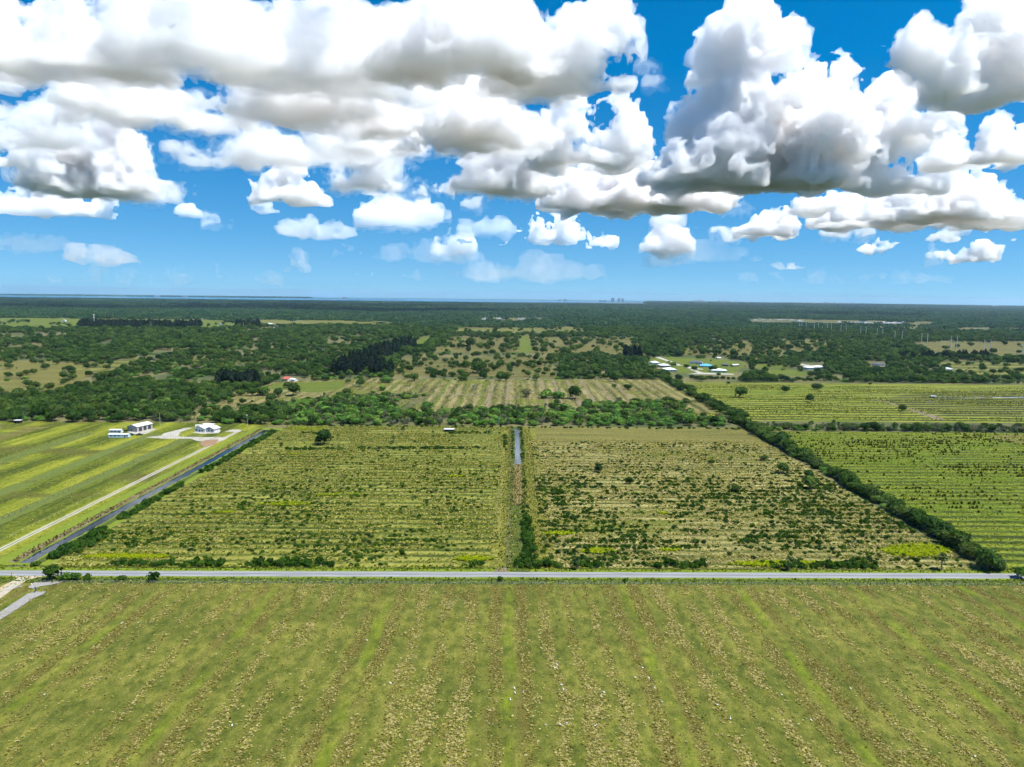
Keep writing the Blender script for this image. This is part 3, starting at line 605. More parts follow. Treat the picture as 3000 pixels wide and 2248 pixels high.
for (y0, y1, st, big, seed) in ((560, 1400, 7.6, 1.0, 1), (1400, 2600, 11.5, 1.35, 2)):
    X, Y, px, py, zn, r = wood(y0, y1, st, big, seed)
    n2 = vnoise(X, Y, 75, 5); n3 = vnoise(X, Y, 40, 6); q = r.rand(len(X))
    for i in range(len(X)):
        z_ = zn[i]; a = q[i]
        if z_ == 'belt': kind = 'scrub' if a < .52 else 'grey' if a < .66 else 'palm' if a < .84 else 'broad'
        elif z_ == 'left wood': kind = 'palm' if a < (.30 if n3[i] > .5 else .12) else 'scrub' if a < (.6 if n2[i] > .58 else .32) else 'grey' if a < .42 and n3[i] > .6 else 'broad'
        elif z_ == 'scatter': kind = 'broad' if a < .62 else 'scrub' if a < .75 else 'bush' if a < .93 else 'palm'
        elif z_ == 'house wood': kind = 'broad' if a < .66 else 'scrub' if a < .86 else 'palm' if a < .94 else 'grey'
        else: kind = 'broad' if a < (.78 if n2[i] < .6 else .5) else 'scrub' if a < .86 else 'grey' if a < .93 else 'palm'
        s = big*r.uniform(.62, 1.18) if kind in ('broad', 'scrub') else big*r.uniform(.75, 1.25)
        if z_ == 'belt': s *= .8 if kind == 'broad' else 1.2 if kind == 'scrub' else 1.0
        plant(kind, X[i], Y[i], s, z_, s*r.uniform(.85, 1.1))
# tree belt along the far edge of the lime pasture, and the hedgerow
for k in range(330):
    x = 214 + 560*k/330 + rng.uniform(-2, 2); y = P(2200 + (x-214)*1.0, 1262)[1]
    y = 634 + (x-214)*.022 + rng.uniform(-5.5, 5.5)
    kind = rng.choices(['palm', 'broad', 'grey', 'scrub'], [.33, .30, .22, .15])[0]
    s = rng.uniform(.5, .85) if kind in ('broad', 'scrub') else rng.uniform(.8, 1.35); plant(kind, x, y, s, 'right belt', s*rng.uniform(.85, 1.1))
for k in range(330):
    y = 300 + 385*(k/330) + rng.uniform(-1, 1); x = 216 + rng.uniform(-3.8, 3.8)
    kind = rng.choices(['broad', 'scrub', 'grey', 'palm'], [.58, .16, .16, .10 if y > 360 else .0])[0]
    s = (.38 + .6*rng.random()**1.4) if kind != 'palm' else rng.uniform(.8, 1.2)
    if y > 500: s *= 1.12
    if y < 312: s *= .8
    plant(kind, x, y, s, 'hedge', s*rng.uniform(.8, 1.05))
for k in range(130):                               # the hedge goes on beyond the belt toward the houses
    t = k/130; x, y = P(2180 - 255*t, 1240 - 140*t); s = rng.uniform(.6, 1.0); plant(rng.choices(['broad', 'scrub', 'palm', 'grey'], [.6, .2, .12, .08])[0], x + rng.uniform(-7, 7), y + rng.uniform(-4, 4), s, 'hedge')
for k in range(150):                               # tree line on the far edge of the upper pasture
    t = k/150; x, y = P(2030 + 1130*t, 1114 + 13*t); s = rng.uniform(.45, .85); plant(rng.choices(['broad', 'scrub', 'palm', 'grey'], [.62, .16, .14, .08])[0], x, y + rng.uniform(0, 9), s, 'house wood')
# dark pine stands
zone('pine left', 'tall dark pine in the stand beside the brown scrub field', 'dark pines of the central stand')
zone('pine right', 'tall dark pine in the row above the right-hand woods', 'dark pines on the right')
zone('pine row', 'tall dark pine in the straight row across the far pasture', 'dark pines of the far row')
for t in np.linspace(0, 1, 120):
    x, y = P(1000 + 200*t + rng.uniform(-6, 8), 1101 - 82*t**.9 + rng.uniform(-3, 3)); plant('pine', x + rng.uniform(-9, 9), y, rng.uniform(1.2, 1.7), 'pine left', rng.uniform(1.2, 1.6))
for k in range(34):
    x, y = P(1000 + rng.uniform(0, 145), 1100 + rng.uniform(-9, 1)); plant('pine', x, y, rng.uniform(1.2, 1.6), 'pine left', rng.uniform(1.1, 1.45))
for k in range(30): x, y = P(640 + 125*rng.random(), 1136 + rng.uniform(-10, 4)); plant('pine', x, y, rng.uniform(1.3, 1.8), 'pine left', rng.uniform(.95, 1.25))
ZONES['pine clump'] = ('tall dark pine in the rounded clump left of the meadow', 'dark pines of the left clump')
PL['pine'] = [(a, b, c, d, e, 'pine clump' if i >= len(PL['pine'])-30 else f) for i, (a, b, c, d, e, f) in enumerate(PL['pine'])]
for k in range(12): x, y = P(1830 + 58*rng.random(), 1052 + rng.uniform(-5, 3)); plant('pine', x, y, rng.uniform(1.3, 1.7), 'pine right', rng.uniform(1.2, 1.5))
for k in range(44): t = rng.random(); x, y = P(2625 + 270*t, 1054 - 4*t + rng.uniform(-4, 3)); plant('pine', x, y, rng.uniform(1.0, 1.4), 'pine right', rng.uniform(.75, 1.05)) if not 2788 < 2625+270*t < 2802 else None
for k in range(110):
    t = k/110; X_ = 235 + 355*t
    if 500 < X_ < 512: continue
    x, y = P(X_, 961 + rng.uniform(-2, 1.5)); plant('pine', x, y, rng.uniform(1.8, 2.4), 'pine row', rng.uniform(1.2, 1.6))
for k in range(26): x, y = P(690 + 70*rng.random(), 960 + rng.uniform(-6, 4)); plant('pine', x, y, rng.uniform(1.8, 2.4), 'pine row', rng.uniform(1.2, 1.6))

# shrubs: rows of them in the right field, fewer in the left, along the canal, the road and the ditch
zone('shrub right', 'dark green shrub among pale grass right of the centre ditch', 'shrubs of the right field')
zone('shrub left', 'green shrub in the bedded field left of the centre ditch', 'shrubs of the left field')
zone('shrub canal', 'dense green shrub on the right bank of the canal', 'shrubs along the canal')
zone('shrub road', 'tall bushy shrub on the far verge of the road', 'shrubs along the road')
zone('shrub ditch', 'green shrub growing in the centre ditch', 'shrubs of the centre ditch')
n = 22000; X = rs.uniform(15, 208, n); Yr = rs.uniform(299, 562, n)
row = np.round(Yr/7.5)*7.5 + rs.normal(0, 1.15, n); Yr = np.where(rs.rand(n) < .82, row, Yr)
dn = np.clip((vnoise(X, Yr, 30, 21)*.45 + vnoise(X, Yr*1.6, 7, 22)*.6 - .27)*1.75, 0, 1)*np.interp(Yr, [299, 330, 420, 470, 530, 562], [.75, .9, .95, .5, .42, .6])
dn *= np.where((Yr < 318) & (X > 70) & (X < 150), .15, 1)*np.where((X > 150) & (Yr < 345), .4, 1)
ok = rs.rand(n) < dn
for x, y in zip(X[ok], Yr[ok]): s = (.30 + .56*rng.random()**1.8)*(.88 if y > 450 else 1.1); plant('bush', *along(x, y), s, 'shrub right', s*rng.uniform(.75, 1.15))
n = 13000; X = rs.uniform(-192, -8, n); Yr = rs.uniform(300, 600, n); row = np.round(Yr/7.5)*7.5 + rs.normal(0, 1.3, n); Yr = np.where(rs.rand(n) < .8, row, Yr)
dn = np.clip((vnoise(X*.6, Yr, 22, 31)*.5 + vnoise(X, Yr*1.4, 7, 32)*.6 - .36)*1.8, 0, 1)*np.interp(Yr, [299, 330, 400, 460, 520, 600], [.55, .8, .75, .45, .2, .06])*np.interp(X, [-188, -60, -14], [1, .9, .35])
ok = rs.rand(n) < dn
for x, y in zip(X[ok], Yr[ok]): s = rng.uniform(.4, .9); plant('bush', *along(x, y), s, 'shrub left', s*rng.uniform(.6, 1.0))
for k in range(420):
    y = 300 + 300*rng.random(); x = CX + 9.5 + rng.uniform(-2, 2.6)
    if vnoise(np.array([3.]), np.array([y]), 13, 41)[0] < np.interp(y, [300, 400, 420, 520, 600], [.15, .25, .45, .35, .15]): continue
    s = rng.uniform(.7, 1.4); plant('bush', x, y, s, 'shrub canal', s*rng.uniform(.7, 1.15))
for k in range(26): x = -203 + rng.uniform(-3, 8) + k*.1; y = 303 + k*1.3; s = rng.uniform(1.2, 1.9); plant('bush', x, y, s, 'shrub canal', s*.9)
for k in range(700):
    x = -186 + 380*rng.random()
    nn = vnoise(np.array([x]), np.array([0.]), 12, 52)[0]
    if nn < (.3 if x < 0 else .45) or -12 < x < 2: continue
    s = rng.uniform(.6, 1.35)*(.55 + nn*.65); plant('bush', x, 299 + ROADS*x + rng.uniform(-1.6, 3.2), s, 'shrub road', s*rng.uniform(.8, 1.3))
for k in range(150):
    y = 299 + 300*rng.random()**1.3; x = 8.3 + rng.uniform(-1.5, 1.5)
    s = rng.uniform(.6, 1.0)*np.interp(y, [299, 350, 400, 520, 620], [1.2, 1.1, .7, .5, .5]); plant('bush', x, y, s, 'shrub ditch', s*rng.uniform(.8, 1.2))
for k in range(60): y = 299 + 70*rng.random(); x = 8.5 + rng.uniform(-3.5, 3.5)*np.interp(y, [299, 369], [1, .35]); s = rng.uniform(.9, 1.6); plant('bush', x, y, s, 'shrub ditch', s*rng.uniform(.9, 1.25))
for k in range(70): y = 500 + 122*rng.random(); x = rng.choice([1.2, 8.2]) + rng.uniform(-1, 1); s = rng.uniform(.45, .85); plant('bush', x, y, s, 'shrub ditch', s)
zone('shrub strip', 'olive shrub in the thickets at the far end of the bedded field', 'shrubs of the far thickets')
for (xa, xb, y, dn) in ((835, 1000, 1318, 60), (1050, 1430, 1316, 90), (1315, 1445, 1270, 46), (880, 940, 1272, 16)):
    for k in range(dn): x, yy = P(xa + (xb-xa)*rng.random(), y + rng.uniform(-3, 2.5)); s = rng.uniform(.6, 1.1); plant('bush', x, yy, s, 'shrub strip', s*rng.uniform(.8, 1.1))
for k in range(26): x, yy = P(1480 + rng.uniform(-4, 4), 1270 + 52*rng.random()); s = rng.uniform(.6, 1.0); plant('bush', x, yy, s, 'shrub strip', s)
zone('shrub edge', 'green shrub along the far boundary of the near fields', 'shrubs of the far boundary')
for k in range(260): x = -215 + 960*rng.random(); s = rng.uniform(.6, 1.2); plant('bush', *along(x, (627 if x < 214 else 622) + rng.uniform(-2, 4)), s, 'shrub edge', s*.9)

# plants that stand alone in the photograph
single('broad', 2167, 1165, 38, 'dark round tree alone at the left of the upper right pasture')
single('broad', 2302, 1152, 22, 'small dark round tree alone in the middle of the upper right pasture')
single('broad', 2394, 1143, 25, 'dark tree alone near the far hedge of the upper right pasture')
single('broad', 2373, 1180, 25, 'dark domed tree alone below the other lone trees of the upper pasture')
single('broad', 2641, 1206, 22, 'small dark tree beside the brown ditch in the upper right pasture')
single('bush', 2134, 1124, 11, 'tiny round bush at the far hedge of the upper right pasture')
single('bush', 2549, 1128, 10, 'small lone bush under the long tree line of the upper pasture')
single('broad', 950, 1303, 48, 'dark spreading tree in the far left corner of the bedded field')
single('broad', 932, 1301, 28, 'smaller dark tree joined to the spreading tree in the bedded field')
single('palm', 1181, 1275, 17, 'upper lone cabbage palm at the far end of the bedded field')
single('palm', 1153, 1298, 15, 'lower lone cabbage palm at the far end of the bedded field')
single('broad', 1752, 1385, 26, 'small dark tree at the far left of the shrubby field')
single('broad', 1843, 1418, 26, 'dark upright tree in the middle of the shrubby field')
single('broad', 2153, 1443, 26, 'dark tree right of the middle of the shrubby field')
single('broad', 2237, 1350, 22, 'small green tree near the far right corner of the shrubby field')
single('broad', 2295, 1388, 34, 'bright green tree near the hedgerow in the shrubby field')
single('broad', 2366, 1402, 28, 'dark tree against the hedgerow, upper of two')
single('broad', 2372, 1435, 40, 'large dark tree against the hedgerow, lower of two')
single('bush', 2083, 1360, 20, 'dark bush at the far end of the shrubby field')
single('palm', 2312, 1673, 30, 'cabbage palm with vine covered trunk beside the road')
single('palm', 2758, 1672, 30, 'shaggy cabbage palm beside the road near the hedgerow')
single('palm', 1690, 1670, 26, 'cabbage palm among shrubs beside the road right of the ditch')
single('bush', 452, 1702, 34, 'round palmetto bush on the near side of the road')
single('bush', 358, 1702, 28, 'wispy dark bush on the near side of the road')
single('bush', 256, 1700, 24, 'slim dark bush on the near side of the road')
single('bush', 150, 1699, 48, 'large leafy bush at the near left end of the road')
single('bush', 196, 1698, 38, 'second leafy bush right of the large roadside bush')
single('bush', 222, 1700, 30, 'ragged bush at the right end of the roadside thicket')
single('bush', 1464, 1704, 20, 'small dark bush under the road near the centre')
single('bush', 1833, 1704, 20, 'small palmetto bush under the road right of the centre')
single('bush', 2990, 1695, 40, 'bright green bush at the right end of the road')
single('broad', 2895, 1671, 58, 'big dark bushy tree at the near end of the hedgerow')
single('bush', 102, 1658, 22, 'dark bush in the near end of the canal')
for i, (px, py, w) in enumerate(((700, 1205, 18), (770, 1160, 40), (815, 1165, 34), (838, 1138, 26), (712, 1185, 22), (810, 1200, 22), (860, 1160, 48), (860, 1195, 24))):
    single('palm' if i in (0, 5, 7) else 'broad', px, py, w*.85, ['slim palm at the near corner of the pale grassy triangle', 'round tree in the pale grassy triangle', 'tall round tree at the middle of the grassy triangle', 'tree on the slope below the red roofed house', 'small tree on the left edge of the grassy triangle', 'stout palm in the lower part of the grassy triangle', 'low wide tree at the right of the grassy triangle', 'palm at the lower right of the grassy triangle'][i])
for i, (px, py, w, k) in enumerate(((1055, 1134, 26, 'broad'), (1130, 1122, 36, 'scrub'), (1120, 1145, 28, 'scrub'), (1215, 1118, 30, 'broad'), (1270, 1112, 20, 'broad'), (1130, 1165, 24, 'broad'), (1253, 1196, 40, 'scrub'), (1540, 1164, 32, 'grey'), (1600, 1168, 46, 'scrub'), (1640, 1168, 46, 'scrub'), (1685, 1170, 42, 'broad'), (1720, 1192, 38, 'scrub'), (1800, 1120, 24, 'broad'), (1840, 1142, 22, 'broad'), (1633, 1187, 20, 'broad'), (1523, 1141, 8, 'palm'), (1798, 1138, 14, 'broad'), (1260, 1094, 26, 'broad'))):
    single(k, px, py, w, ['dark tree at the far left of the strip field', 'wide low scrub tree at the top left of the strip field', 'round scrub tree left in the strip field', 'dark tree at the top of the strip field', 'small dark tree on the hedge above the strip field', 'dark tree at the left end of the lane across the strip field', 'round green bush tree in the lower part of the strip field', 'grey wispy scrub tree by the lane across the strip field', 'left of two long green thickets in the strip field', 'right of two long green thickets in the strip field', 'broad dark tree right of the thickets in the strip field', 'round scrub tree below the thickets in the strip field', 'dark tree on the hedge at the upper right of the strip field', 'round dark tree at the right of the strip field', 'small dark tree below the thickets of the strip field', 'tiny palm in the middle of the strip field', 'little tree beneath the upper right hedge of the strip field', 'dark tree at the lower left of the brown scrub field'][i])
for i, (px, py, w) in enumerate(((1195, 1072, 15), (1215, 1076, 20), (1245, 1062, 16), (1260, 1052, 20), (1262, 1072, 15), (1338, 1074, 22), (1391, 1066, 17), (1400, 1094, 46), (1365, 1085, 30), (1437, 1080, 20), (1465, 1080, 28), (1491, 1077, 19), (1496, 1092, 14), (1516, 1077, 18), (1547, 1078, 18), (1575, 1094, 18), (1533, 1093, 12), (1345, 1020, 18), (1378, 1020, 32), (1317, 1012, 14), (1300, 1010, 18), (1425, 1019, 8), (1474, 1016, 10))):
    single('broad', px, py, w, 'round dark tree in brown fields, %s from left' % ['1st','2nd','3rd','4th','5th','6th','7th','8th, largest and brightest,','9th','10th','11th','12th','13th','14th','15th','16th','17th','18th, upper row,','19th, upper row,','20th, upper row,','21st, upper row,','22nd, tiny, upper row,','23rd, tiny, upper row,'][i])

# build them: every lone plant, the 300 of each kind that show largest, the rest as one mass of its kind
def build_plant(kind, x, y, s, sz, rot, label, group, i):
    tr, cr = KIND[kind]['parts'][i % len(KIND[kind]['parts'])]
    e = bpy.data.objects.new(KIND[kind]['name'], None); e.empty_display_size = .5; COL.objects.link(e)
    e.location = (x, y, float(gz(x, y)) + .02); e.rotation_euler = (0, 0, rot); e.scale = (s, s, sz)
    link('stem' if kind == 'bush' else 'trunk', tr, None, e); link(cr.name.split('.')[0], cr, None, e)
    tag(e, label, 'palm' if kind == 'palm' else 'shrub' if kind == 'bush' else 'tree', group)
for i, (kind, x, y, s, sz, rot, label) in enumerate(SINGLE): build_plant(kind, x, y, s, sz, rot, label, None, i)
WORD = {'broad': ('leafy tree', 'broadleaf trees'), 'scrub': ('green scrub tree', 'scrub trees'), 'grey': ('grey scrub tree', 'grey scrub trees'), 'palm': ('cabbage palm', 'cabbage palms'), 'pine': ('tall dark pine', 'dark pines'), 'bush': ('shrub', 'shrubs')}
MASS = {'broad': 'broadleaf_wood', 'scrub': 'scrub_wood', 'grey': 'grey_scrub', 'palm': 'palm_wood', 'pine': 'pine_wood', 'bush': 'shrubbery'}
WHERE = {'left wood': 'in the woodland behind the barn', 'belt': 'in the belt before the strip field', 'right belt': 'in the belt beyond the lime pasture', 'house wood': 'in the woods around the houses',
 'mid wood': 'in the middle distance woods', 'scatter': 'standing apart in a far field', 'hedge': 'in the hedgerow right of the shrubby field', 'far wood': 'in the distant woods'}
for kind, lst in PL.items():
    A = np.array([(a[0], a[1], a[2], a[3], a[4]) for a in lst]); zn = [a[5] for a in lst]
    px, py = project(A[:, 0], A[:, 1], gz(A[:, 0], A[:, 1])); vis = (px > 0) & (px < W) & (py < H0)
    app = np.where(vis, A[:, 2]/np.hypot(A[:, 0], A[:, 1]), 0); order = np.argsort(-app); NTH = {'pine': 110, 'grey': 130, 'palm': 260}.get(kind, 300)
    pick = order[:NTH]; rest = order[NTH:]; rk = np.zeros(len(A)); rk[np.argsort(-A[:, 2]*A[:, 3])] = np.arange(len(A))/len(A); SIZ = ('large', 'medium', 'small')
    for i in pick:
        z_ = zn[i]
        if z_ in WHERE: lab, grp = WORD[kind][0] + ' ' + WHERE[z_], WORD[kind][1] + ' ' + WHERE[z_]
        else: lab, grp = ZONES[z_]
        lab = SIZ[int(rk[i]*3)] + ' ' + lab + ', ' + ('left edge', 'left of centre', 'near the centre line', 'right of centre', 'right edge')[min(4, int(px[i]/W*5))]
        build_plant(kind, A[i, 0], A[i, 1], A[i, 2], A[i, 3], A[i, 4], lab, grp, int(i))
    ms = [dup_mesh(t, c, MASS[kind]) for t, c in KIND[kind]['parts']]
    B = A[rest]; scatter(MASS[kind], ms, B[:, 0], B[:, 1], gz(B[:, 0], B[:, 1]), B[:, 4], np.stack([B[:, 2], B[:, 2], B[:, 3]], 1), 'the further ' + WORD[kind][1] + ' of the fields and woods as one mass', 'shrubs' if kind == 'bush' else 'woodland')

# the far woods: whole patches of canopy
def patch_mesh(size, nt_, seed, h):
    r = np.random.RandomState(seed); c = r.uniform(-.5, .5, (nt_, 2))*size; R_ = r.uniform(.6, 1.1, nt_)*size/math.sqrt(nt_)*.62; Hh = r.uniform(.55, 1.0, nt_)*h
    nq = nt_*16; k = np.repeat(np.arange(nt_), 16); d = r.normal(size=(nq, 3)); d[:, 2] = np.abs(d[:, 2]) + .1; d /= np.linalg.norm(d, axis=1, keepdims=True)
    pos = np.stack([c[k, 0] + d[:, 0]*R_[k], c[k, 1] + d[:, 1]*R_[k], Hh[k]*(.35 + .65*d[:, 2])], 1)
    V, Q = quads(pos, d + r.normal(size=(nq, 3))*.35, R_[k]*r.uniform(.3, .55, nq), seed); V[:, 2] = np.maximum(V[:, 2], .2)
    return np_mesh('canopy', V, Q, M['farwood'])
for (name, y0, y1, st, nt_, h, seed, lab) in (('far_wood', 2600, 5200, 34, 11, 11, 5, 'dark green woods between the fields and the far plain'), ('distant_forest', 5200, 13500, 110, 22, 13, 6, 'blue green forest of the far plain below the lagoon'), ('barrier_island_wood', 13500, 24000, 240, 26, 14, 7, 'thin line of trees on the land along the horizon')):
    r = np.random.RandomState(seed); nx = int(1.7*y1/st); ny = int((y1-y0)/st)
    X, Y = np.meshgrid(np.arange(nx)*st - nx*st/2, y0 + np.arange(ny)*st); X = X.ravel() + r.uniform(-.4, .4, X.size)*st; Y = Y.ravel() + r.uniform(-.4, .4, X.size)*st
    Z = gz(X, Y); px, py = project(X, Y, Z); ok = (px > -300) & (px < 3300) & (r.rand(len(X)) < 1.5*(.6*vnoise(X, Y, st*8, seed) + .4*vnoise(X, Y, st*3, seed+1)) + (.05 if y0 < 5000 else .3))
    for k, (poly, d) in OPEN.items():
        c = inpoly(px, py, poly) | inpoly(px, py - 9*F/np.hypot(X, Y), poly); ok &= ~c | (r.rand(len(X)) < d)
    lag = [(-400, 861), (0, 866), (700, 873), (1400, 880.5), (2050, 888), (2050, 889), (1400, 885), (700, 877.5), (0, 870.5), (-400, 866)]
    ok &= ~inpoly(px, py, lag) & ~inpoly(px, py - 3.0, lag) & ~((py < 862.5 + .0117*px + 9.5) & (px > 900) & (px < 1900))
    if y0 > 13000: ok &= vnoise(X, Y, 2500, 3) > .35
    X, Y, Z = X[ok], Y[ok], Z[ok]; s = r.uniform(.8, 1.25, len(X))
    scatter(name, [patch_mesh(st*1.15, nt_, seed*10+i, h) for i in range(4)], X, Y, Z, r.uniform(0, 6.28, len(X)), np.stack([s, s, r.uniform(.7, 1.3, len(X))], 1), lab, 'forest')

# ------------------------------------------------------------------ grass tussocks
def tufts(name, mats, x, y, smin, smax, label, hgt=.55, wid=1.0, n=9, seed=0, z=.02):
    r = np.random.RandomState(seed); s = r.uniform(smin, smax, len(x))
    ms = [tuft_mesh('tuft', M[m], n, hgt, wid, seed+i) for i, m in enumerate(mats)]
    scatter(name, ms, np.asarray(x), np.asarray(y), np.full(len(x), z), r.uniform(0, 6.28, len(x)), np.stack([s, s, s*r.uniform(.7, 1.2, len(x))], 1), label, 'grass')
n = 420000; X = rs.uniform(-330, 330, n); Y = rs.uniform(150, 279.5, n); ok = np.abs(X) < Y*.80 + 12; X, Y = X[ok], Y[ok]
u = X/47.0 + .05*(vnoise(X, Y, 40, 71) - .5)*2; fr = u - np.floor(u)           # swales at fr=0
w = np.minimum(fr, 1-fr); b5 = .5 - .5*np.cos(2*math.pi*(fr*5 + .25*(vnoise(X, Y, 15, 70) - .5)))
big = vnoise(X, Y, 24, 72); mid = vnoise(X, Y*.5, 7, 74); fine = vnoise(X, Y, 2.6, 73)
dn = np.clip((b5 - .43)*1.4 + (big-.48)*1.3 + (mid-.5)*1.1 + (fine-.5)*.8, 0, 1)*np.interp(X, [-330, -120, 0, 330], [.42, .5, .85, .9])
dn = np.where(w < .05, dn*.05, dn); dn = np.where((w > .06) & (w < .16), np.maximum(dn, .75*np.clip(big*1.8-.35, 0, 1)*np.clip(fine*2-.2, 0, 1)), dn)
dn = np.maximum(dn, .022)
dn = np.where(Y > 271, np.maximum(dn, .25*fine), dn)
ok = rs.rand(len(X)) < dn*1.1; X, Y, w, big = X[ok], Y[ok], w[ok], big[ok]
br = ((w < .165) & (rs.rand(len(X)) < .8)) | (vnoise(X, Y, 18, 75) > .66) | (rs.rand(len(X)) < .12)
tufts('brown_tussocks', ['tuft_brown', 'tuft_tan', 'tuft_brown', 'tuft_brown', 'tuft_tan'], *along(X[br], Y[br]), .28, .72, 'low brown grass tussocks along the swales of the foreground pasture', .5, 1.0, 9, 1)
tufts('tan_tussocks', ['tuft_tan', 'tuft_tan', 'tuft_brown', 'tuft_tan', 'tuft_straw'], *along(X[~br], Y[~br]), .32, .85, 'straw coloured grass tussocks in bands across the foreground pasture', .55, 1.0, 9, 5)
n = 64000; X = rs.uniform(-198, -6, n); Y = rs.uniform(297, 630, n); Y = np.where(rs.rand(n) < .75, np.round(Y/7.5+.25)*7.5 - 1.9 + rs.normal(0, 1.2, n), Y)
ok = rs.rand(n) < np.clip(vnoise(X*.5, Y, 14, 81)*1.5 - .25, .08, 1); X, Y = X[ok], Y[ok]
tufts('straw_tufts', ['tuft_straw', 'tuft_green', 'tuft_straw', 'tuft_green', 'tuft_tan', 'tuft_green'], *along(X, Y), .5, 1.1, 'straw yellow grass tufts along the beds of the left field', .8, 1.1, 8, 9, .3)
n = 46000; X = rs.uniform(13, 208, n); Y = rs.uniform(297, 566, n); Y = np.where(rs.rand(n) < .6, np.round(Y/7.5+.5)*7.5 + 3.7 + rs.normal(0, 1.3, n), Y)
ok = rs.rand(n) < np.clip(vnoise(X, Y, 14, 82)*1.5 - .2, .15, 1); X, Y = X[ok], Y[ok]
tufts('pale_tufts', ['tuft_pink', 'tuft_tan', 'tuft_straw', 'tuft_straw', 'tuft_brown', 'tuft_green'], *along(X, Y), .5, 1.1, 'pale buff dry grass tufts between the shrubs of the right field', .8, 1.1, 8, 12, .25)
n = 42000; X = rs.uniform(225, 760, n); Y = rs.uniform(298, 615, n); Y = np.where(rs.rand(n) < .7, np.round(Y/8.2)*8.2 + rs.normal(0, 1.1, n), Y); ok = (X < Y*.8 + 10); X, Y = X[ok], Y[ok]
tufts('lime_tufts', ['tuft_green', 'tuft_green', 'tuft_green', 'tuft_straw', 'tuft_lime'], *along(X, Y), .4, 1.0, 'lime green grass tufts in the striped pasture', .7, 1.1, 8, 15, .3)
n = 16000; X = rs.uniform(228, 740, n); Y = rs.uniform(380, 612, n); Y = np.round(Y/8.2)*8.2 + 3.2 + rs.normal(0, .7, n)
ok = (X < Y*.8 + 10) & (rs.rand(n) < np.clip((vnoise(X*.45, Y, 30, 91)*.7 + vnoise(X, Y*2, 7, 92)*.6 - .62)*2.2, 0, 1)); X, Y = X[ok], Y[ok]
tufts('dark_rushes', ['tuft_dark'], *along(X, Y), .9, 1.7, 'dark rush clumps in rows in the lime green pasture', 1.0, 1.1, 9, 18, .2)
n = 60000; X = rs.uniform(150, 900, n); Y = rs.uniform(640, 960, n); Y = np.where(rs.rand(n) < .85, np.round(Y/9.5)*9.5 + rs.normal(0, 1.2, n), Y); px, py = project(X, Y, X*0)
ok = inpoly(px, py, OPEN['upper'][0]) & (rs.rand(n) < np.clip(vnoise(X*.3, Y, 20, 97)*1.3-.4, .03, 1)); X, Y = X[ok], Y[ok]
tufts('upper_tufts', ['tuft_green', 'tuft_green', 'tuft_straw', 'tuft_green', 'tuft_dark'], X, Y, .7, 1.5, 'rows of green and dark grass tufts in the upper right pasture', .7, 1.1, 8, 33, .4)
n = 34000; X = rs.uniform(-330, 330, n); Y = rs.uniform(640, 1100, n); px, py = project(X, Y, X*0)
ok = (inpoly(px, py, OPEN['strip'][0]) | inpoly(px, py, OPEN['palmy'][0])) & ~inpoly(px, py, OPEN['meadow'][0]) & (rs.rand(n) < np.clip(vnoise(X, Y*.25, 7, 98)*1.7-.35, .05, 1)); X, Y = X[ok], Y[ok]
tufts('strip_tufts', ['tuft_tan', 'tuft_pink', 'tuft_green', 'tuft_brown', 'tuft_brown'], X, Y, .6, 1.3, 'straw coloured tufts of the strip field', .7, 1.1, 8, 36, .3)
n = 9000; X = rs.uniform(-420, 420, n); Y = np.where(rs.rand(n) < .5, rs.uniform(280, 286, n), rs.uniform(293.5, 299, n))
tufts('verge_tufts', ['tuft_green', 'tuft_lime', 'tuft_green', 'tuft_green', 'tuft_dark'], *along(X, Y), .35, .9, 'long green grass on both verges of the road', .8, 1.0, 8, 21, .1)
n = 34000; X = rs.uniform(-620, -219, n); Y = rs.uniform(300, 615, n)
ok = (X > -Y*.8 - 10) & (vnoise(X*2.5, Y*.4, 22, 95)*.6 + vnoise(X, Y, 6, 96)*.5 > .5) & (np.abs(X+232.5) > 2.2); X, Y = X[ok], Y[ok]
tufts('pasture_tufts', ['tuft_green', 'tuft_straw', 'tuft_brown', 'tuft_green', 'tuft_tan'], *along(X, Y), .3, .7, 'short green and straw tufts in the pasture left of the canal', .5, 1.1, 7, 24, .06)
n = 5000; Y = rs.uniform(297, 630, n); X = 4.5 + rs.uniform(-10, 12, n); ok = (np.abs(X-4.8) > np.where(Y > 484, 2.9, .2)); X, Y = X[ok], Y[ok]
tufts('ditch_tufts', ['tuft_green', 'tuft_dark', 'tuft_green', 'tuft_brown', 'tuft_straw'], X, Y, .4, 1.0, 'rough green and brown grass along the centre ditch', .8, 1.1, 8, 43, .1)
LX, LY = [], []
for (a, b_, c_, d_, m_) in ((370, 1634, 130, 7, 1500), (2310, 1655, 180, 9, 1500), (2690, 1615, 110, 20, 1700), (1752, 1617, 52, 8, 520), (1960, 1614, 36, 4, 160), (840, 1478, 90, 6, 420), (660, 1503, 40, 3, 130), (960, 1452, 40, 3, 120), (1640, 1565, 55, 6, 260), (1940, 1506, 20, 3, 50), (1340, 1398, 32, 4, 100), (1390, 1640, 60, 8, 420), (900, 1258, 60, 5, 260), (870, 1332, 30, 2, 60), (1040, 1450, 30, 3, 60)):
    for k in range(m_):
        t_ = rs.uniform(0, 6.283); q_ = math.sqrt(rs.rand()); x, y = P(a + c_*q_*math.cos(t_)*rs.uniform(.6, 1.1), b_ + d_*q_*math.sin(t_)*rs.uniform(.5, 1.1)); LX.append(x); LY.append(y)
tufts('lime_weeds', ['tuft_lime', 'tuft_lime', 'tuft_green'], LX, LY, .6, 1.3, 'patches of bright lime yellow weeds in the two near fields', .8, 1.2, 8, 40, .35)
n = 2200; Y = rs.uniform(297, 604, n); X = CX - 4.6 + rs.normal(0, .7, n)
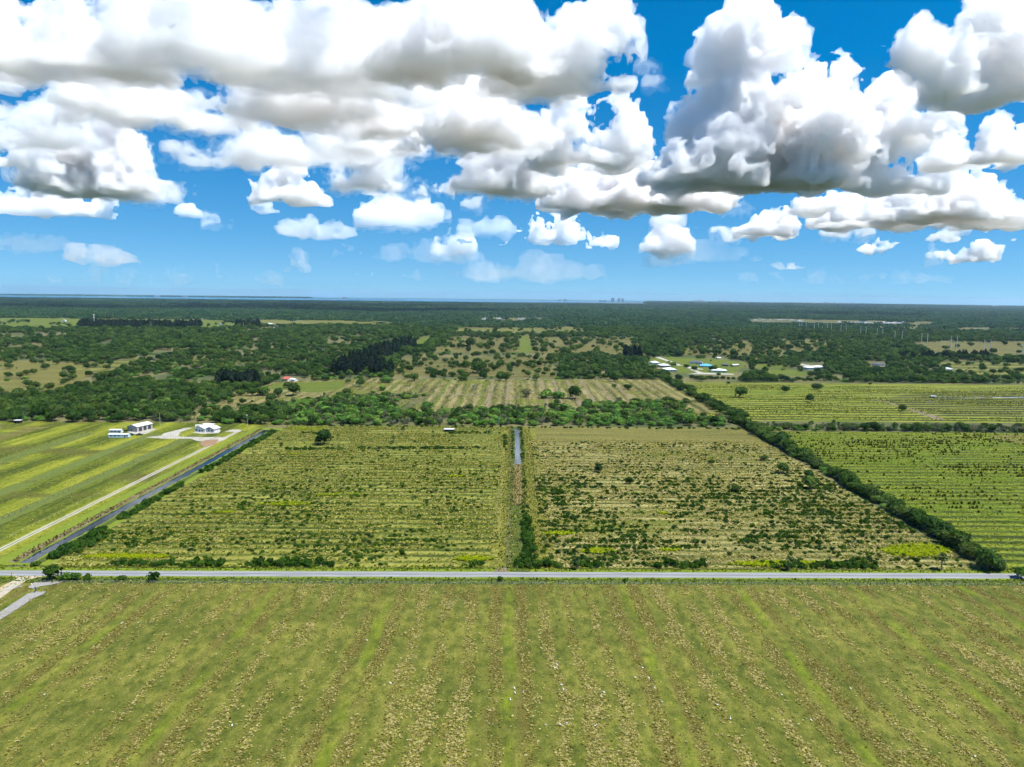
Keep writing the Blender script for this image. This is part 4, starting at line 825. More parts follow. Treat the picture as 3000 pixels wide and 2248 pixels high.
tufts('canal_reeds', ['tuft_brown', 'tuft_dark', 'tuft_brown'], X, Y, .5, 1.0, 'dead brown reeds along the left edge of the canal', 1.1, .9, 8, 27, .6)
n = 2200; Y = 390 + 96*rs.rand(n); X = 4.6 + rs.normal(0, 1.5, n)
tufts('ditch_reeds', ['tuft_brown', 'tuft_brown', 'tuft_dark', 'tuft_pink'], X, Y, .6, 1.1, 'dead brown reeds in the centre ditch', 1.1, .9, 8, 30, .2)

# ------------------------------------------------------------------ buildings
def cmat(name, col, rough=.6, var=.08): return flat_mat(name, col, rough, var, .8)
BM = dict(white=cmat('white_paint', (.62, .62, .60), .6, .16), metal=cmat('white_metal_roof', (.58, .59, .60), .5, .16), grey=cmat('grey_siding', (.36, .33, .30)), teal=cmat('pale_blue_siding', (.50, .62, .66)),
 cream=cmat('cream_stucco', (.66, .60, .50)), blue=cmat('blue_metal_roof', (.10, .36, .72), .45), dark=cmat('dark_shingle', (.08, .085, .10)), red=cmat('rusty_red_roof', (.36, .10, .07)), orange=cmat('orange_tile_roof', (.50, .25, .14)),
 glass=cmat('dark_window', (.02, .025, .03), .15), door=cmat('dark_door', (.05, .05, .055)), wood=cmat('weathered_wood', (.12, .095, .075), .9), concrete=cmat('concrete', (.50, .50, .49)), pole=cmat('grey_pole', (.34, .32, .29)),
 steel=cmat('galvanised_steel', (.46, .47, .48), .4), tower=cmat('tower_wall', (.36, .40, .45)), black=cmat('black_rubber', (.02, .02, .02)), car=cmat('dark_car_paint', (.03, .035, .045), .25), yellow=cmat('yellow_marker', (.75, .45, .03)), bird=cmat('white_feathers', (.85, .85, .83)), beak=cmat('bird_leg', (.25, .2, .08)))
def empty(name, x, y, rot, label, cat, group=None, z=None):
    e = bpy.data.objects.new(name, None); e.empty_display_size = 1; COL.objects.link(e)
    e.location = (x, y, (float(gz(x, y)) + .02) if z is None else z); e.rotation_euler = (0, 0, rot); return tag(e, label, cat, group)
def part(name, parent, boxes, mat):
    v = []; f = []
    for b in boxes: box(v, f, *b)
    return link(name, mesh(name, v, f, mat), None, parent)
def gable(L, Wd, h, rh, oh=.4, th=.18, x0=0):       # roof with its ridge along local y
    v = []; f = []; a = Wd/2; s = rh/a
    for sg in (-1, 1):
        b = len(v); xo = sg*(a+oh); zo = h - oh*s
        pts = [(x0, h+rh), (x0+xo, zo)]
        for y in (-L/2-oh, L/2+oh):
            for dz in (0, th):
                for px_, pz in pts: v.append((px_, y, pz+dz))
        q = [(0, 1, 3, 2), (4, 6, 7, 5), (0, 4, 5, 1), (2, 3, 7, 6), (1, 5, 7, 3), (0, 2, 6, 4)]
        f += [tuple(b+i for i in (t if sg > 0 else t[::-1])) for t in q]
    return v, f
def gable_walls(L, Wd, h, rh):
    a = Wd/2; v = [(x, y, z) for y in (-L/2, L/2) for x, z in ((-a, 0), (a, 0), (a, h), (0, h+rh), (-a, h))]
    return v, [(0, 1, 2, 3, 4), (9, 8, 7, 6, 5), (1, 6, 7, 2), (5, 0, 4, 9)]
def hip(L, Wd, h, rh, oh=.6):
    a = Wd/2+oh; b = L/2+oh; r = max(.3, L/2-Wd/2)
    v = [(-a, -b, h), (a, -b, h), (a, b, h), (-a, b, h), (0, -r, h+rh), (0, r, h+rh), (-a, -b, h-.2), (a, -b, h-.2), (a, b, h-.2), (-a, b, h-.2)]
    return v, [(0, 1, 4), (1, 2, 5, 4), (2, 3, 5), (3, 0, 4, 5), (6, 7, 1, 0), (7, 8, 2, 1), (8, 9, 3, 2), (9, 6, 0, 3), (9, 8, 7, 6)]
def openings(e, L, Wd, h, wall, spec):               # spec: (side, offset, width, z0, z1, kind) on side f(ront -y), r(ight +x), l(eft)
    for side, off, w, z0, z1, kind in spec:
        fr = .12
        if side == 'f': bx = (off-w/2, off+w/2, -L/2-.06, -L/2+.05, z0, z1); fb = (off-w/2-fr, off+w/2+fr, -L/2-.03, -L/2+.05, z0-fr*(kind == 'window'), z1+fr)
        elif side == 'r': bx = (Wd/2-.05, Wd/2+.06, off-w/2, off+w/2, z0, z1); fb = (Wd/2-.05, Wd/2+.03, off-w/2-fr, off+w/2+fr, z0-fr*(kind == 'window'), z1+fr)
        else: bx = (-Wd/2-.06, -Wd/2+.05, off-w/2, off+w/2, z0, z1); fb = (-Wd/2-.03, -Wd/2+.05, off-w/2-fr, off+w/2+fr, z0-fr*(kind == 'window'), z1+fr)
        o = part(kind, e, [bx], BM['glass'] if kind == 'window' else BM['door']); part('frame', o, [fb], BM['white'])
def house(name, px, py, L, Wd, h, rh, rot, wall, roof, label, cat='house', style='gable', spec=None, group=None, xy=None):
    x, y = xy or P(px, py); e = empty(name, x, y, rot, label, cat, group)
    if style == 'gable':
        v, f = gable_walls(L, Wd, h, rh); link('wall', mesh('wall', v, f, BM[wall]), None, e); v, f = gable(L, Wd, h, rh)
    else:
        part('wall', e, [(-Wd/2, Wd/2, -L/2, L/2, 0, h)], BM[wall]); v, f = hip(L, Wd, h, rh)
    link('roof', mesh('roof', v, f, BM[roof]), None, e)
    if spec: openings(e, L, Wd, h, wall, spec)
    return e
# the farm on the left
b = house('barn', 411, 1260, 17, 10, 4.4, 1.5, R(-16), 'grey', 'metal', 'grey sided barn with white metal roof and three dark bay doors', 'barn', spec=[('r', -5, 3.4, 0, 3.6, 'bay_door'), ('r', 0, 3.4, 0, 3.6, 'bay_door'), ('r', 5, 3.4, 0, 3.6, 'bay_door'), ('f', -1, 1.1, 0, 2.2, 'door')])
lv = [(-5, -8.9, 4.42), (-9.6, -8.9, 3.3), (-9.6, 8.9, 3.3), (-5, 8.9, 4.42)]; lv += [(a, c, d-.15) for a, c, d in lv]
link('lean_to_roof', mesh('lean_to_roof', lv, [(0, 3, 2, 1), (4, 5, 6, 7), (0, 1, 5, 4), (1, 2, 6, 5), (2, 3, 7, 6)], BM['metal']), None, b)
for yy in (-8.5, -3, 3, 8.5): part('post', b, [(-9.5, -9.25, yy-.12, yy+.12, 0, 3.2)], BM['wood'])
part('trim', b, [(4.9, 5.06, -8.56, -8.4, 0, 4.3), (-5.06, -4.9, -8.56, -8.4, 0, 4.3)], BM['white'])
def trailer(px, py, L, rot, wall, label, wins):
    x, y = P(px, py); e = empty('mobile_home', x, y, rot, label, 'mobile home')
    part('wall', e, [(-L/2, L/2, -2, 2, .5, 3.0)], BM[wall]); part('skirting', e, [(-L/2+.2, L/2-.2, -1.85, 1.85, 0, .5)], BM['dark'])
    v, f = gable(L, 4, 3.0, .5, .25); v = [(b_, a, c) for a, b_, c in v]; f = [q[::-1] for q in f]; link('roof', mesh('roof', v, f, BM['metal']), None, e)
    for k, xx in enumerate(wins):
        o = part('window', e, [(xx-.5, xx+.5, -2.07, -1.95, 1.5, 2.4)], BM['glass']); part('frame', o, [(xx-.6, xx+.6, -2.04, -1.95, 1.4, 2.5)], BM['white'])
    o = part('door', e, [(L*.3, L*.3+.95, -2.07, -1.95, .55, 2.5)], BM['door']); part('step', e, [(L*.3-.2, L*.3+1.2, -3, -2.05, 0, .4)], BM['wood'])
trailer(350, 1283, 15.5, R(4), 'teal', 'long pale blue mobile home with white roof in front of the barn', (-5.5, -2.5, 0.5, 7))
trailer(341, 1270, 9.5, R(2), 'white', 'shorter white mobile home behind the long one', (-2.5, 0))
h = house('farmhouse', 600, 1262, 13, 10, 3.0, 2.0, R(-14), 'white', 'metal', 'white farmhouse with white metal roof by the gravel yard', spec=[('f', -3, 1.6, .9, 2.1, 'window'), ('f', 2.5, 1.4, .9, 2.1, 'window'), ('f', 0, 1.0, 0, 2.1, 'door'), ('l', -3, 1.4, .9, 2.1, 'window'), ('l', 2, 1.4, .9, 2.1, 'window')])
v, f = gable(8, 9, 2.9, 1.6); v = [(a+8.5, c-1, d) for a, c, d in v]; link('wing_roof', mesh('wing_roof', v, f, BM['metal']), None, h)
part('wing_wall', h, [(5.05, 12.8, -4.9, 2.9, 0, 2.9)], BM['white']); part('wing_window', h, [(7, 8.5, -4.97, -4.8, .9, 2.1), (10, 11.5, -4.97, -4.8, .9, 2.1)], BM['glass'])
x, y = P(611, 1254); e = empty('carport', x, y, R(-8), 'open carport with flat white roof behind the farmhouse', 'carport')
part('roof', e, [(-5, 5, -3, 3, 3.2, 3.45)], BM['metal']); [part('post', e, [(a-.1, a+.1, c-.1, c+.1, 0, 3.2)], BM['steel']) for a in (-4.6, 0, 4.6) for c in (-2.7, 2.7)]
x, y = P(583, 1255); e = empty('camper', x, y, R(20), 'white camper trailer parked behind the farmhouse', 'camper')
part('body', e, [(-3, 3, -1.2, 1.2, .6, 3.0)], BM['white']); part('window', e, [(-1.8, -.6, -1.25, -1.1, 1.5, 2.2), (.8, 1.8, -1.25, -1.1, 1.5, 2.2)], BM['glass'])
for a in (-1, 1): part('wheel', e, [(a*.5-.35, a*.5+.35, -1.28, -1.0, 0, .7)], BM['black'])
for px, py, rt, lab in ((383, 1276, 12, 'dark pickup parked at the end of the long mobile home'), (408, 1276, 25, 'dark pickup parked on the grass below the barn')):
    x, y = P(px, py); e = empty('pickup_truck', x, y, R(rt), lab, 'truck')
    v = []; f = []; prof = [(-2.6, .5), (2.6, .5), (2.6, 1.05), (1.3, 1.15), (.7, 1.8), (-.7, 1.85), (-.8, 1.1), (-2.6, 1.1)]
    for yy in (-.95, .95): v += [(a, yy, c) for a, c in prof]
    n_ = len(prof); f = [tuple(range(n_)), tuple(range(n_, 2*n_))[::-1]] + [(i, i+n_, (i+1) % n_+n_, (i+1) % n_) for i in range(n_)]
    link('body', mesh('body', v, f, BM['car']), None, e); part('window', e, [(-.5, .5, -.97, -.93, 1.2, 1.7)], BM['glass'])
    for a in (-1.6, 1.6):
        for c in (-.85, .85):
            v = []; f = []; tube(v, f, [(a, c-.12, .38), (a, c+.12, .38)], .38, 12); link('wheel', mesh('wheel', v, f, BM['black']), None, e)
for px, py, L_, w_, lab in ((53, 1240, 6, 4, 'small open shed with white roof at the far left pasture edge'), (1316, 1266, 9, 5, 'low shed with white roof among shrubs at the far end of the bedded field'), (2733, 1167, 7, 4, 'grey cattle shelter beside standing water in the upper pasture')):
    x, y = P(px, py); e = empty('shed', x, y, R(3), lab, 'shed'); part('roof', e, [(-L_/2, L_/2, -w_/2, w_/2, 2.6, 2.8)], BM['metal'])
    part('back_wall', e, [(-L_/2+.2, L_/2-.2, w_/2-.4, w_/2-.25, 0, 2.6)], BM['wood']); part('side_wall', e, [(-L_/2+.2, -L_/2+.35, -w_/2+.3, w_/2-.4, 0, 2.6)], BM['wood'])
    for a in (-L_/2+.3, 0, L_/2-.3): part('post', e, [(a-.1, a+.1, -w_/2+.1, -w_/2+.3, 0, 2.6)], BM['wood'])
# houses in the middle distance
WS = lambda w: [('f', -w*.3, 1.6, .9, 2.1, 'window'), ('f', w*.05, 1.1, 0, 2.1, 'door'), ('f', w*.3, 1.6, .9, 2.1, 'window')]
house('red_roofed_house', 845, 1116, 11, 13, 3, 2.6, R(60), 'cream', 'red', 'house with rusty red roof at the top of the green meadow', spec=WS(13))
house('red_house_annex', 862, 1117, 7, 6, 2.6, 1.2, R(60), 'white', 'metal', 'small white annex right of the red roofed house', 'house')
HL = [(1918, 1067, 15, 13, 'teal', 'metal', 8, 'pale blue house with white hip roof, furthest left of the house group'), (1945, 1075, 18, 17, 'grey', 'metal', 5, 'house with white hip roof in the middle of the left row'), (1961, 1087, 21, 18, 'white', 'metal', 3, 'house with large white hip roof nearest the hedge'),
 (2040, 1066, 18, 22, 'white', 'dark', -20, 'white house with dark roof behind the blue roofed house'), (2068, 1076, 17, 19, 'white', 'blue', -12, 'house with bright blue metal roof in the house group'), (2105, 1090, 17, 24, 'teal', 'metal', -10, 'long pale blue house with white hip roof right of the blue roof'),
 (2369, 1082, 14, 13, 'teal', 'metal', 10, 'smaller pale blue house with white roof beside the big hip roofed one'), (2397, 1080, 18, 19, 'teal', 'metal', 6, 'large pale blue house with white hip roof standing alone among trees'), (2573, 1072, 16, 16, 'white', 'dark', 15, 'house with grey roof among the trees on the right'), (2773, 1086, 14, 13, 'white', 'steel', 30, 'house with blue grey roof at the edge of the olive meadow')]
for px, py, L_, w_, wl, rf, rt, lab in HL:
    e = house('hip_roofed_house', px, py, L_, w_, 3.2, 2.7, R(rt), wl, rf, lab, style='hip', spec=WS(w_))
e = house('orange_roofed_house', 2225, 1062, 15, 13, 3.2, 3, R(55), 'cream', 'orange', 'house with orange tiled roof above the bright lawn', spec=WS(13))
house('outbuilding', 2246, 1064, 9, 7, 2.8, 1.2, R(-30), 'white', 'metal', 'white outbuilding right of the orange roofed house', 'shed', spec=[('f', 0, 2.4, 0, 2.2, 'door')])
house('brown_barn', 2124, 1073, 9, 12, 3, 1.4, R(80), 'wood', 'dark', 'dark brown barn right of the blue roofed house', 'barn', spec=[('f', 0, 3, 0, 2.6, 'door')])
house('low_barn', 2152, 1074, 14, 7, 2.8, 1, R(-60), 'wood', 'metal', 'low barn with pale roof right of the brown barn', 'barn', spec=[('f', 0, 2.4, 0, 2.2, 'door')])
for i, (px, py, L_, w_, rf, lab) in enumerate(((2458, 1086, 8, 6, 'metal', 'little white shed in the trees right of the lone hip roofed house'), (2521, 1056, 7, 9, 'metal', 'white roof peeping from the trees above the grey roofed house'), (2628, 1084, 12, 6, 'orange', 'pale pinkish roof half hidden in the right woods'), (2630, 1099, 6, 5, 'metal', 'tiny white shed low in the right woods'), (2312, 1054, 26, 7, 'metal', 'long white low building behind the orange roofed house'), (2172, 1048, 8, 6, 'metal', 'small white roof among trees behind the house group'), (2105, 1053, 10, 7, 'metal', 'white roofed shed behind the dark roofed house'))):
    house('outbuilding', px, py, w_, L_, 2.8, 1.2, R(90 if L_ > w_ else 10), 'white', rf, lab, 'building', spec=[('f', 0, 1.6, 0, 2.1, 'door')])
FAR = [(188, 943, 14), (646, 953, 16), (704, 951, 40), (753, 952, 24), (784, 953, 40), (807, 961, 22), (402, 974, 22), (461, 988, 16), (375, 897, 30), (769, 890, 50), (782, 936, 24), (841, 931, 26), (918, 931, 34), (940, 937, 34), (985, 938, 30), (895, 973, 26), (905, 976, 16), (1411, 938, 40), (1430, 935, 40), (1466, 936, 34), (1533, 937, 48), (1647, 939, 26), (1373, 955, 24), (1409, 901, 40), (180, 921, 30), (20, 907, 40), (1240, 930, 26), (1265, 928, 20),
 (2292, 940, 46), (2325, 941, 36), (2240, 940, 26), (2260, 941, 26), (2215, 940, 26), (2345, 943, 26), (2390, 963, 40), (2415, 964, 36), (2375, 965, 20), (2520, 925, 34), (2540, 925, 34), (2558, 925, 34), (2572, 926, 30), (2635, 928, 34), (2880, 917, 60), (2910, 919, 50), (2140, 908, 30), (1955, 945, 30), (60, 864+14, 60)]
FAR += [(2461 + 11*k + rng.uniform(-3, 3), 946.5 + .012*11*k + rng.uniform(-1.5, 1.5), 20) for k in range(18)] + [(2005 + 10*k + rng.uniform(-3, 3), 937 + .08*k + rng.uniform(-1, 1.2), 18) for k in range(20)]
for i, (px, py, w_) in enumerate(FAR):
    col = 'dark' if 2000 < px < 2200 else 'orange' if 2515 < px < 2640 and py < 930 else 'blue' if i == 21 else 'metal'
    house('country_building', px, py, w_*.55, w_, 5, 2.4, R(rng.uniform(-15, 15)), 'white' if col != 'dark' else 'grey', col, ('dark grey' if col == 'dark' else 'orange' if col == 'orange' else 'blue' if col == 'blue' else 'white') + (' roofed house in the far housing estate' if 2000 < px < 2700 else ' roofed building in the far woods'), 'building', group='distant buildings')
# tower blocks along the horizon
TB = [(1795, 883, 9, 10), (1813, 883, 8, 9), (1824, 883, 7, 9), (1640, 880.5, 8, 4), (1655, 880.5, 10, 5), (1760, 883, 12, 3), (1772, 883, 8, 4)] + [(2034 + q, 887.5 + .01*q, 7, hh) for q, hh in ((0, 6), (12, 7), (22, 6), (34, 4), (72, 6), (88, 6), (97, 5), (122, 5), (155, 4), (228, 4))] + [(2409 + q, 891.5 + .01*q, 4, hh) for q, hh in ((0, 5), (8, 6), (16, 5), (35, 6), (52, 5), (65, 4), (78, 5), (92, 5))] + [(2385, 891, 8, 4), (2915, 897, 12, 3), (1010, 871, 16, 3), (460, 866.3, 14, 2.5), (540, 867, 16, 2.5)]
for i, (px, py, w_, h_) in enumerate(TB):
    D = 16500.; x, y = P(px, py); k = D/math.hypot(x, y); x, y = x*k, y*k; s = D/F; bw = w_*s; z0 = float(gz(x, y)); hh = max(18, h_*s + (CH - z0) - ((py - (865 + .01167*(px-1500)))*s) )
    hh = h_*s + 22
    e = empty('tower_block', x, y, 0, 'pale high-rise block on the horizon, %s' % ('one of three right of centre' if i < 3 else 'in the low group left of the three towers' if i < 7 else 'in the right-hand skyline'), 'building', 'tower blocks on the horizon', z0)
    part('wall', e, [(-bw/2, bw/2, -10, 10, 0, hh)], BM['tower']); part('roof', e, [(-bw*.2, bw*.2, -5, 5, hh, hh+5)], BM['concrete'])
    for q in range(1, int(hh/14)): part('window_band', e, [(-bw/2+1, bw/2-1, -10.4, -9.8, q*14, q*14+5)], BM['glass'])

# ------------------------------------------------------------------ poles, masts, fences
def pole(name, x, y, h_, r_, label, group, arms=0, mat='pole', lamp=False):
    e = empty(name, x, y, 0, label, 'pole', group); v = []; f = []; tube(v, f, [(0, 0, -.3), (0, 0, h_)], [r_*1.3, r_*.7], 8); link('shaft', mesh('shaft', v, f, BM[mat]), None, e)
    for k in range(arms): part('cross_arm', e, [(-1.3, 1.3, -.08, .08, h_-.7-k*1.6, h_-.5-k*1.6)], BM['wood' if mat == 'pole' else 'steel'])
    if lamp: part('lamp', e, [(-.5, .5, -1.2, .3, h_-.1, h_+.35)], BM['white'])
for px, py, h_, lamp, lab in ((469, 1250, 12, False, 'wooden utility pole right of the barn'), (725, 1251, 10.5, True, 'lamp pole with white head near the canal end'), (1461, 1251, 10, False, 'thin utility pole in the belt left of the centre ditch'), (2956, 1258, 9, False, 'thin utility pole in the belt at the right edge')):
    x, y = P(px, py); pole('utility_pole', x, y, h_, .16, lab, None, 0 if lamp else 1, 'pole', lamp)
TP = [(755, 222), (770, 224), (798, 228), (851, 232), (878, 228), (935, 235), (962, 236), (1024, 245), (1057, 244), (1151, 258), (1186, 260), (1257, 270), (1293, 270), (1373, 286), (1419, 286), (1546, 302), (1584, 302), (1736, 322), (1774, 322), (1949, 343), (1990, 345), (2199, 370)]
for i, (a, c) in enumerate(TP):
    px = 2000 + a/2.212; pt = 840 + c/2.212; D = (CH-31)*F/(pt - (865 + .01167*(px-1500))); x = (px-1500)/F*D*1.0; y = math.sqrt(max(1, D*D)); v0 = P(px, 865 + .01167*(px-1500) + CH*F/D); x, y = v0
    pole('power_pole', x, y, 31 - float(gz(x, y)), .8, 'tall pale power pole, %s in the double line' % (['nearest', 'second nearest', 'third nearest', 'fourth nearest', 'fifth nearest', 'sixth nearest', 'seventh nearest', 'eighth nearest'][21-i] if i > 13 else 'one of the further ones'), 'power poles on the right', 2, 'concrete')
for px, py, h_ in ((297, 962, 22), (443, 966, 24), (133, 908, 30), (7, 960, 26), (714, 966, 22), (858, 968, 22), (677, 933, 26), (772, 934, 22), (841, 935, 22), (902, 937, 22), (966, 938, 22), (1091, 941, 24), (1159, 941, 22), (1231, 935, 22), (1242, 955, 20), (2169, 985, 24), (2293, 978, 24), (1773, 958, 22)):
    x, y = P(px, py); pole('utility_pole', x, y, h_, .35, 'thin pale pole standing over the far woods', 'distant poles', 1, 'steel')
for k in range(20):
    x, y = P(1420 + 210*(k+.5*rng.random())/20, 936 + rng.uniform(-1, 2)); pole('sports_light', x, y, rng.uniform(22, 27), .35, 'sports ground floodlight pole in the far centre', 'sports ground floodlights', 1, 'steel')
x, y = P(277, 961); e = empty('cell_tower', x, y, 0, 'grey cell tower with antenna rings at the dark tree row', 'tower'); v = []; f = []; tube(v, f, [(0, 0, 0), (0, 0, 43)], [.9, .5], 8); link('mast', mesh('mast', v, f, BM['steel']), None, e)
for zz in (32, 37, 42): part('antenna_ring', e, [(-2.6, 2.6, -.3, .3, zz-1, zz+1), (-.3, .3, -2.6, 2.6, zz-1, zz+1)], BM['white'])
x, y = P(1304, 888); k = 9500/math.hypot(x, y); x, y = x*k, y*k; e = empty('radio_mast', x, y, 0, 'tall thin lattice radio mast on the horizon left of centre', 'mast'); v = []; f = []; tube(v, f, [(0, 0, 0), (0, 0, 190)], [2.2, 1.2], 4); link('lattice', mesh('lattice', v, f, BM['tower']), None, e); part('antenna', e, [(-.5, .5, -.5, .5, 190, 205)], BM['steel'])
def fence(pts, label, step=4.0, h_=1.35):
    e = empty('wire_fence', pts[0][0], pts[0][1], 0, label, 'fence'); ox, oy = pts[0]; v = []; f = []; box(v, f, -.07, .07, -.07, .07, -.1, h_); pm = mesh('post', v, f, BM['wood']); wv = []; wf = []
    for a, b_ in zip(pts[:-1], pts[1:]):
        a = Vector(a); b_ = Vector(b_); n_ = int((b_-a).length/step)
        for k in range(n_+1): p = a + (b_-a)*k/n_; link('post', pm, None, e, (p.x-ox, p.y-oy, 0), rng.uniform(0, 1), (1, 1, rng.uniform(.85, 1.1)))
        for zz in (.45, .85, 1.2): tube(wv, wf, [(a.x-ox, a.y-oy, zz), (b_.x-ox, b_.y-oy, zz)], .012, 3)
    link('wire', mesh('wire', wv, wf, BM['steel']), None, e)
fence([(-240, 296), (-240, 585)], 'post and wire fence along the left side of the gravel track'); fence([along(-190, 279.6), along(300, 279.6)], 'post and wire fence between the foreground pasture and the roadside ditch', 5)
fence([(-262, 300), (-262, 560)], 'post and wire fence beside the narrow swale of the left pasture', 4.5)
x, y = P(41, 1727); e = empty('pipe_gate', x, y, R(52), 'grey metal pipe gate beside the sandy track at lower left', 'gate')
for zz in (.35, .65, .95, 1.25): part('rail', e, [(-2.4, 2.4, -.03, .03, zz-.035, zz+.035)], BM['steel'])
for a in (-2.45, 0, 2.45): part('upright', e, [(a-.05, a+.05, -.05, .05, 0, 1.4)], BM['steel'])
for px, py, lab in ((35, 1688, 'yellow marker sign on the near edge of the road'), (86, 1668, 'yellow marker sign at the canal end of the road')):
    x, y = P(px, py); e = empty('marker_sign', x, y, 0, lab, 'sign'); part('post', e, [(-.05, .05, -.05, .05, 0, 1.3)], BM['steel']); part('plate', e, [(-.28, .28, -.09, -.055, .7, 1.6)], BM['yellow'])
x, y = P(93, 1719); e = empty('drain_pipe', x, y, 0, 'white standing drain pipe in the mud below the roadside bush', 'pipe'); v = []; f = []; tube(v, f, [(0, 0, 0), (0, 0, 1.1)], .22, 10); link('pipe_body', mesh('pipe_body', v, f, BM['white']), None, e); v = []; f = []; tube(v, f, [(0, 0, 1.1), (0, 0, 1.2)], .28, 10); link('pipe_cap', mesh('pipe_cap', v, f, BM['white']), None, e)
# white wading birds on the pasture
def bird_mesh():
    v = []; f = []; tube(v, f, [(-.42, 0, .52), (-.2, 0, .6), (.1, 0, .66), (.28, 0, .7), (.30, 0, .9), (.36, 0, 1.05), (.30, 0, 1.16), (.40, 0, 1.18), (.58, 0, 1.12)], [.03, .15, .18, .09, .045, .04, .055, .05, .008], 7); return mesh('body', v, f, BM['bird'])
bm_ = bird_mesh(); v = []; f = []
for sg in (-.06, .06): tube(v, f, [(0, sg, 0), (.02, sg, .3), (0, sg, .55)], .02, 4)
lm_ = mesh('legs', v, f, BM['beak'])
BD = [(1650, 2024), (1507, 2021), (1509, 2034), (1533, 2033), (1495, 2054), (1645, 2011), (1641, 2127), (1661, 2124), (1761, 2045), (1598, 2129), (1939, 2061), (1632, 1951), (1626, 1961), (1883, 1961), (1901, 1991), (1861, 1989), (1918, 2020), (1744, 2131), (1770, 2033), (356, 1830), (405, 1828), (2140, 2110), (2101, 2069), (2290, 2040), (2376, 2114), (2492, 2022), (2856, 2221), (130, 2040), (1075, 1880), (1144, 2006), (680, 2130)]
for i, (px, py) in enumerate(BD):
    x, y = P(px, py); e = empty('egret', x, y, rng.uniform(0, 6.28), 'white egret standing among the tussocks of the foreground pasture', 'bird', 'white egrets on the pasture'); e.scale = (.8,)*3
    link('body', bm_, None, e); link('legs', lm_, None, e)

# ------------------------------------------------------------------ clouds: closed bodies of scattering vapour
import openvdb
def cloud_mat(sig):
    t = NT('cloud_vapour'); v = t.n('VolumeScatter'); v.inputs['Density'].default_value = sig; v.inputs['Anisotropy'].default_value = .28; v.inputs['Color'].default_value = (.915, .964, 1.0, 1)
    t.l(v.outputs[0], t.out.inputs['Volume']); return t.m
CMATS = {}
def cloud(lobes, base, vox, sig, seed, label, rag=1.0):
    r = random.Random(seed); S = []
    def rd(b):
        d = np.array([r.gauss(0, 1), r.gauss(0, 1), r.gauss(b, 1)]); return d/np.linalg.norm(d)
    for c, rr in lobes:
        c = np.array(c, float); rr = np.array(rr, float); S.append((c, rr))
        for k in range(14):
            r1 = rr.mean()*r.uniform(.25, .5); c1 = c + rd(.25)*rr*r.uniform(.7, .97)
            if c1[2] < base: continue
            S.append((c1, np.array([r1, r1, r1*.85])))
            for q in range(11 if r1 > 5*vox else 4):
                r2 = r1*r.uniform(.2, .45)
                if r2 > 1.3*vox: S.append((c1 + rd(.2)*r1*r.uniform(.8, 1.0), np.array([r2]*3)))
    lo = np.min([c-q for c, q in S], 0) - 4*vox; hi = np.max([c+q for c, q in S], 0) + 4*vox; lo[2] = max(lo[2], base-5*vox)
    n = np.ceil((hi-lo)/vox).astype(int)+1; A = np.full(n, 14*vox, np.float32)
    for c, q in S:
        i0 = np.maximum(((c-q*1.1-2*vox-lo)/vox).astype(int), 0); i1 = np.minimum(((c+q*1.1+2*vox-lo)/vox).astype(int)+2, n)
        if (i1 <= i0).any(): continue
        g = [(lo[k]+np.arange(i0[k], i1[k])*vox-c[k])/q[k] for k in range(3)]
        d = ((np.sqrt(g[0][:, None, None]**2 + g[1][None, :, None]**2 + g[2][None, None, :]**2)-1)*q.mean()).astype(np.float32)
        s_ = A[i0[0]:i1[0], i0[1]:i1[1], i0[2]:i1[2]]; np.minimum(s_, d, out=s_)
    q = np.random.RandomState(seed)
    def vn(sc_):
        m = np.ceil((hi-lo)/sc_).astype(int)+3; out = q.rand(*m).astype(np.float32)
        for ax in range(3):
            x = np.arange(n[ax])*vox/sc_; i = x.astype(int); fr = x-i; fr = (fr*fr*(3-2*fr)).astype(np.float32); sh = [1, 1, 1]; sh[ax] = -1; fr = fr.reshape(sh)
            out = np.take(out, i, ax)*(1-fr) + np.take(out, i+1, ax)*fr
        return out-.5
    def bil(sc_): return np.abs(vn(sc_))*2 - .24
    A += rag*(vn(vox*26)*vox*20 + bil(vox*15)*vox*9 + bil(vox*7)*vox*6.5 + bil(vox*3.6)*vox*4.2 + vn(vox*2)*vox*2.6)
    z = (lo[2]+np.arange(n[2])*vox).astype(np.float32); A = np.maximum(A, base + vn(vox*16)*vox*7 + vn(vox*6)*vox*4 - z[None, None, :])
    A[[0, -1]] = A[:, [0, -1]] = 3*vox; A[:, :, [0, -1]] = 3*vox
    def body(A, name, sg, parent=None):
        gr = openvdb.FloatGrid(background=float(3*vox)); gr.copyFromArray(np.clip(A, -3*vox, 3*vox)); Pp, T_, Q_ = gr.convertToPolygons(isovalue=0.0)
        if sg not in CMATS: CMATS[sg] = cloud_mat(sg)
        return link(name, np_mesh(name, np.asarray(Pp)*vox + lo, np.asarray(Q_), CMATS[sg]), None, parent)
    o = body(A, 'cloud', sig)
    if rag > 1.2: B = A - 2.2*vox + rag*(vn(vox*5)*vox*6 + vn(vox*2.4)*vox*5); B[[0, -1]] = B[:, [0, -1]] = 3*vox; B[:, :, [0, -1]] = 3*vox; body(B, 'wisp', round(sig*.18, 5), o)
    return tag(o, label, 'cloud', None, 'structure')
CB = 1500.                                            # cloud base in metres
def ray3(px, py): d = C3 @ np.array([(px-W/2)/F, -(py-H0/2)/F, -1.0]); return d/d[1]
def base_at(px, bpy_):                                # where the cloud base is seen at that pixel
    d = ray3(px, bpy_); D = (CB-CH)/max(d[2], .02); D = min(D, 22000.); return np.array([d[0]*D, D, CH+d[2]*D]), D
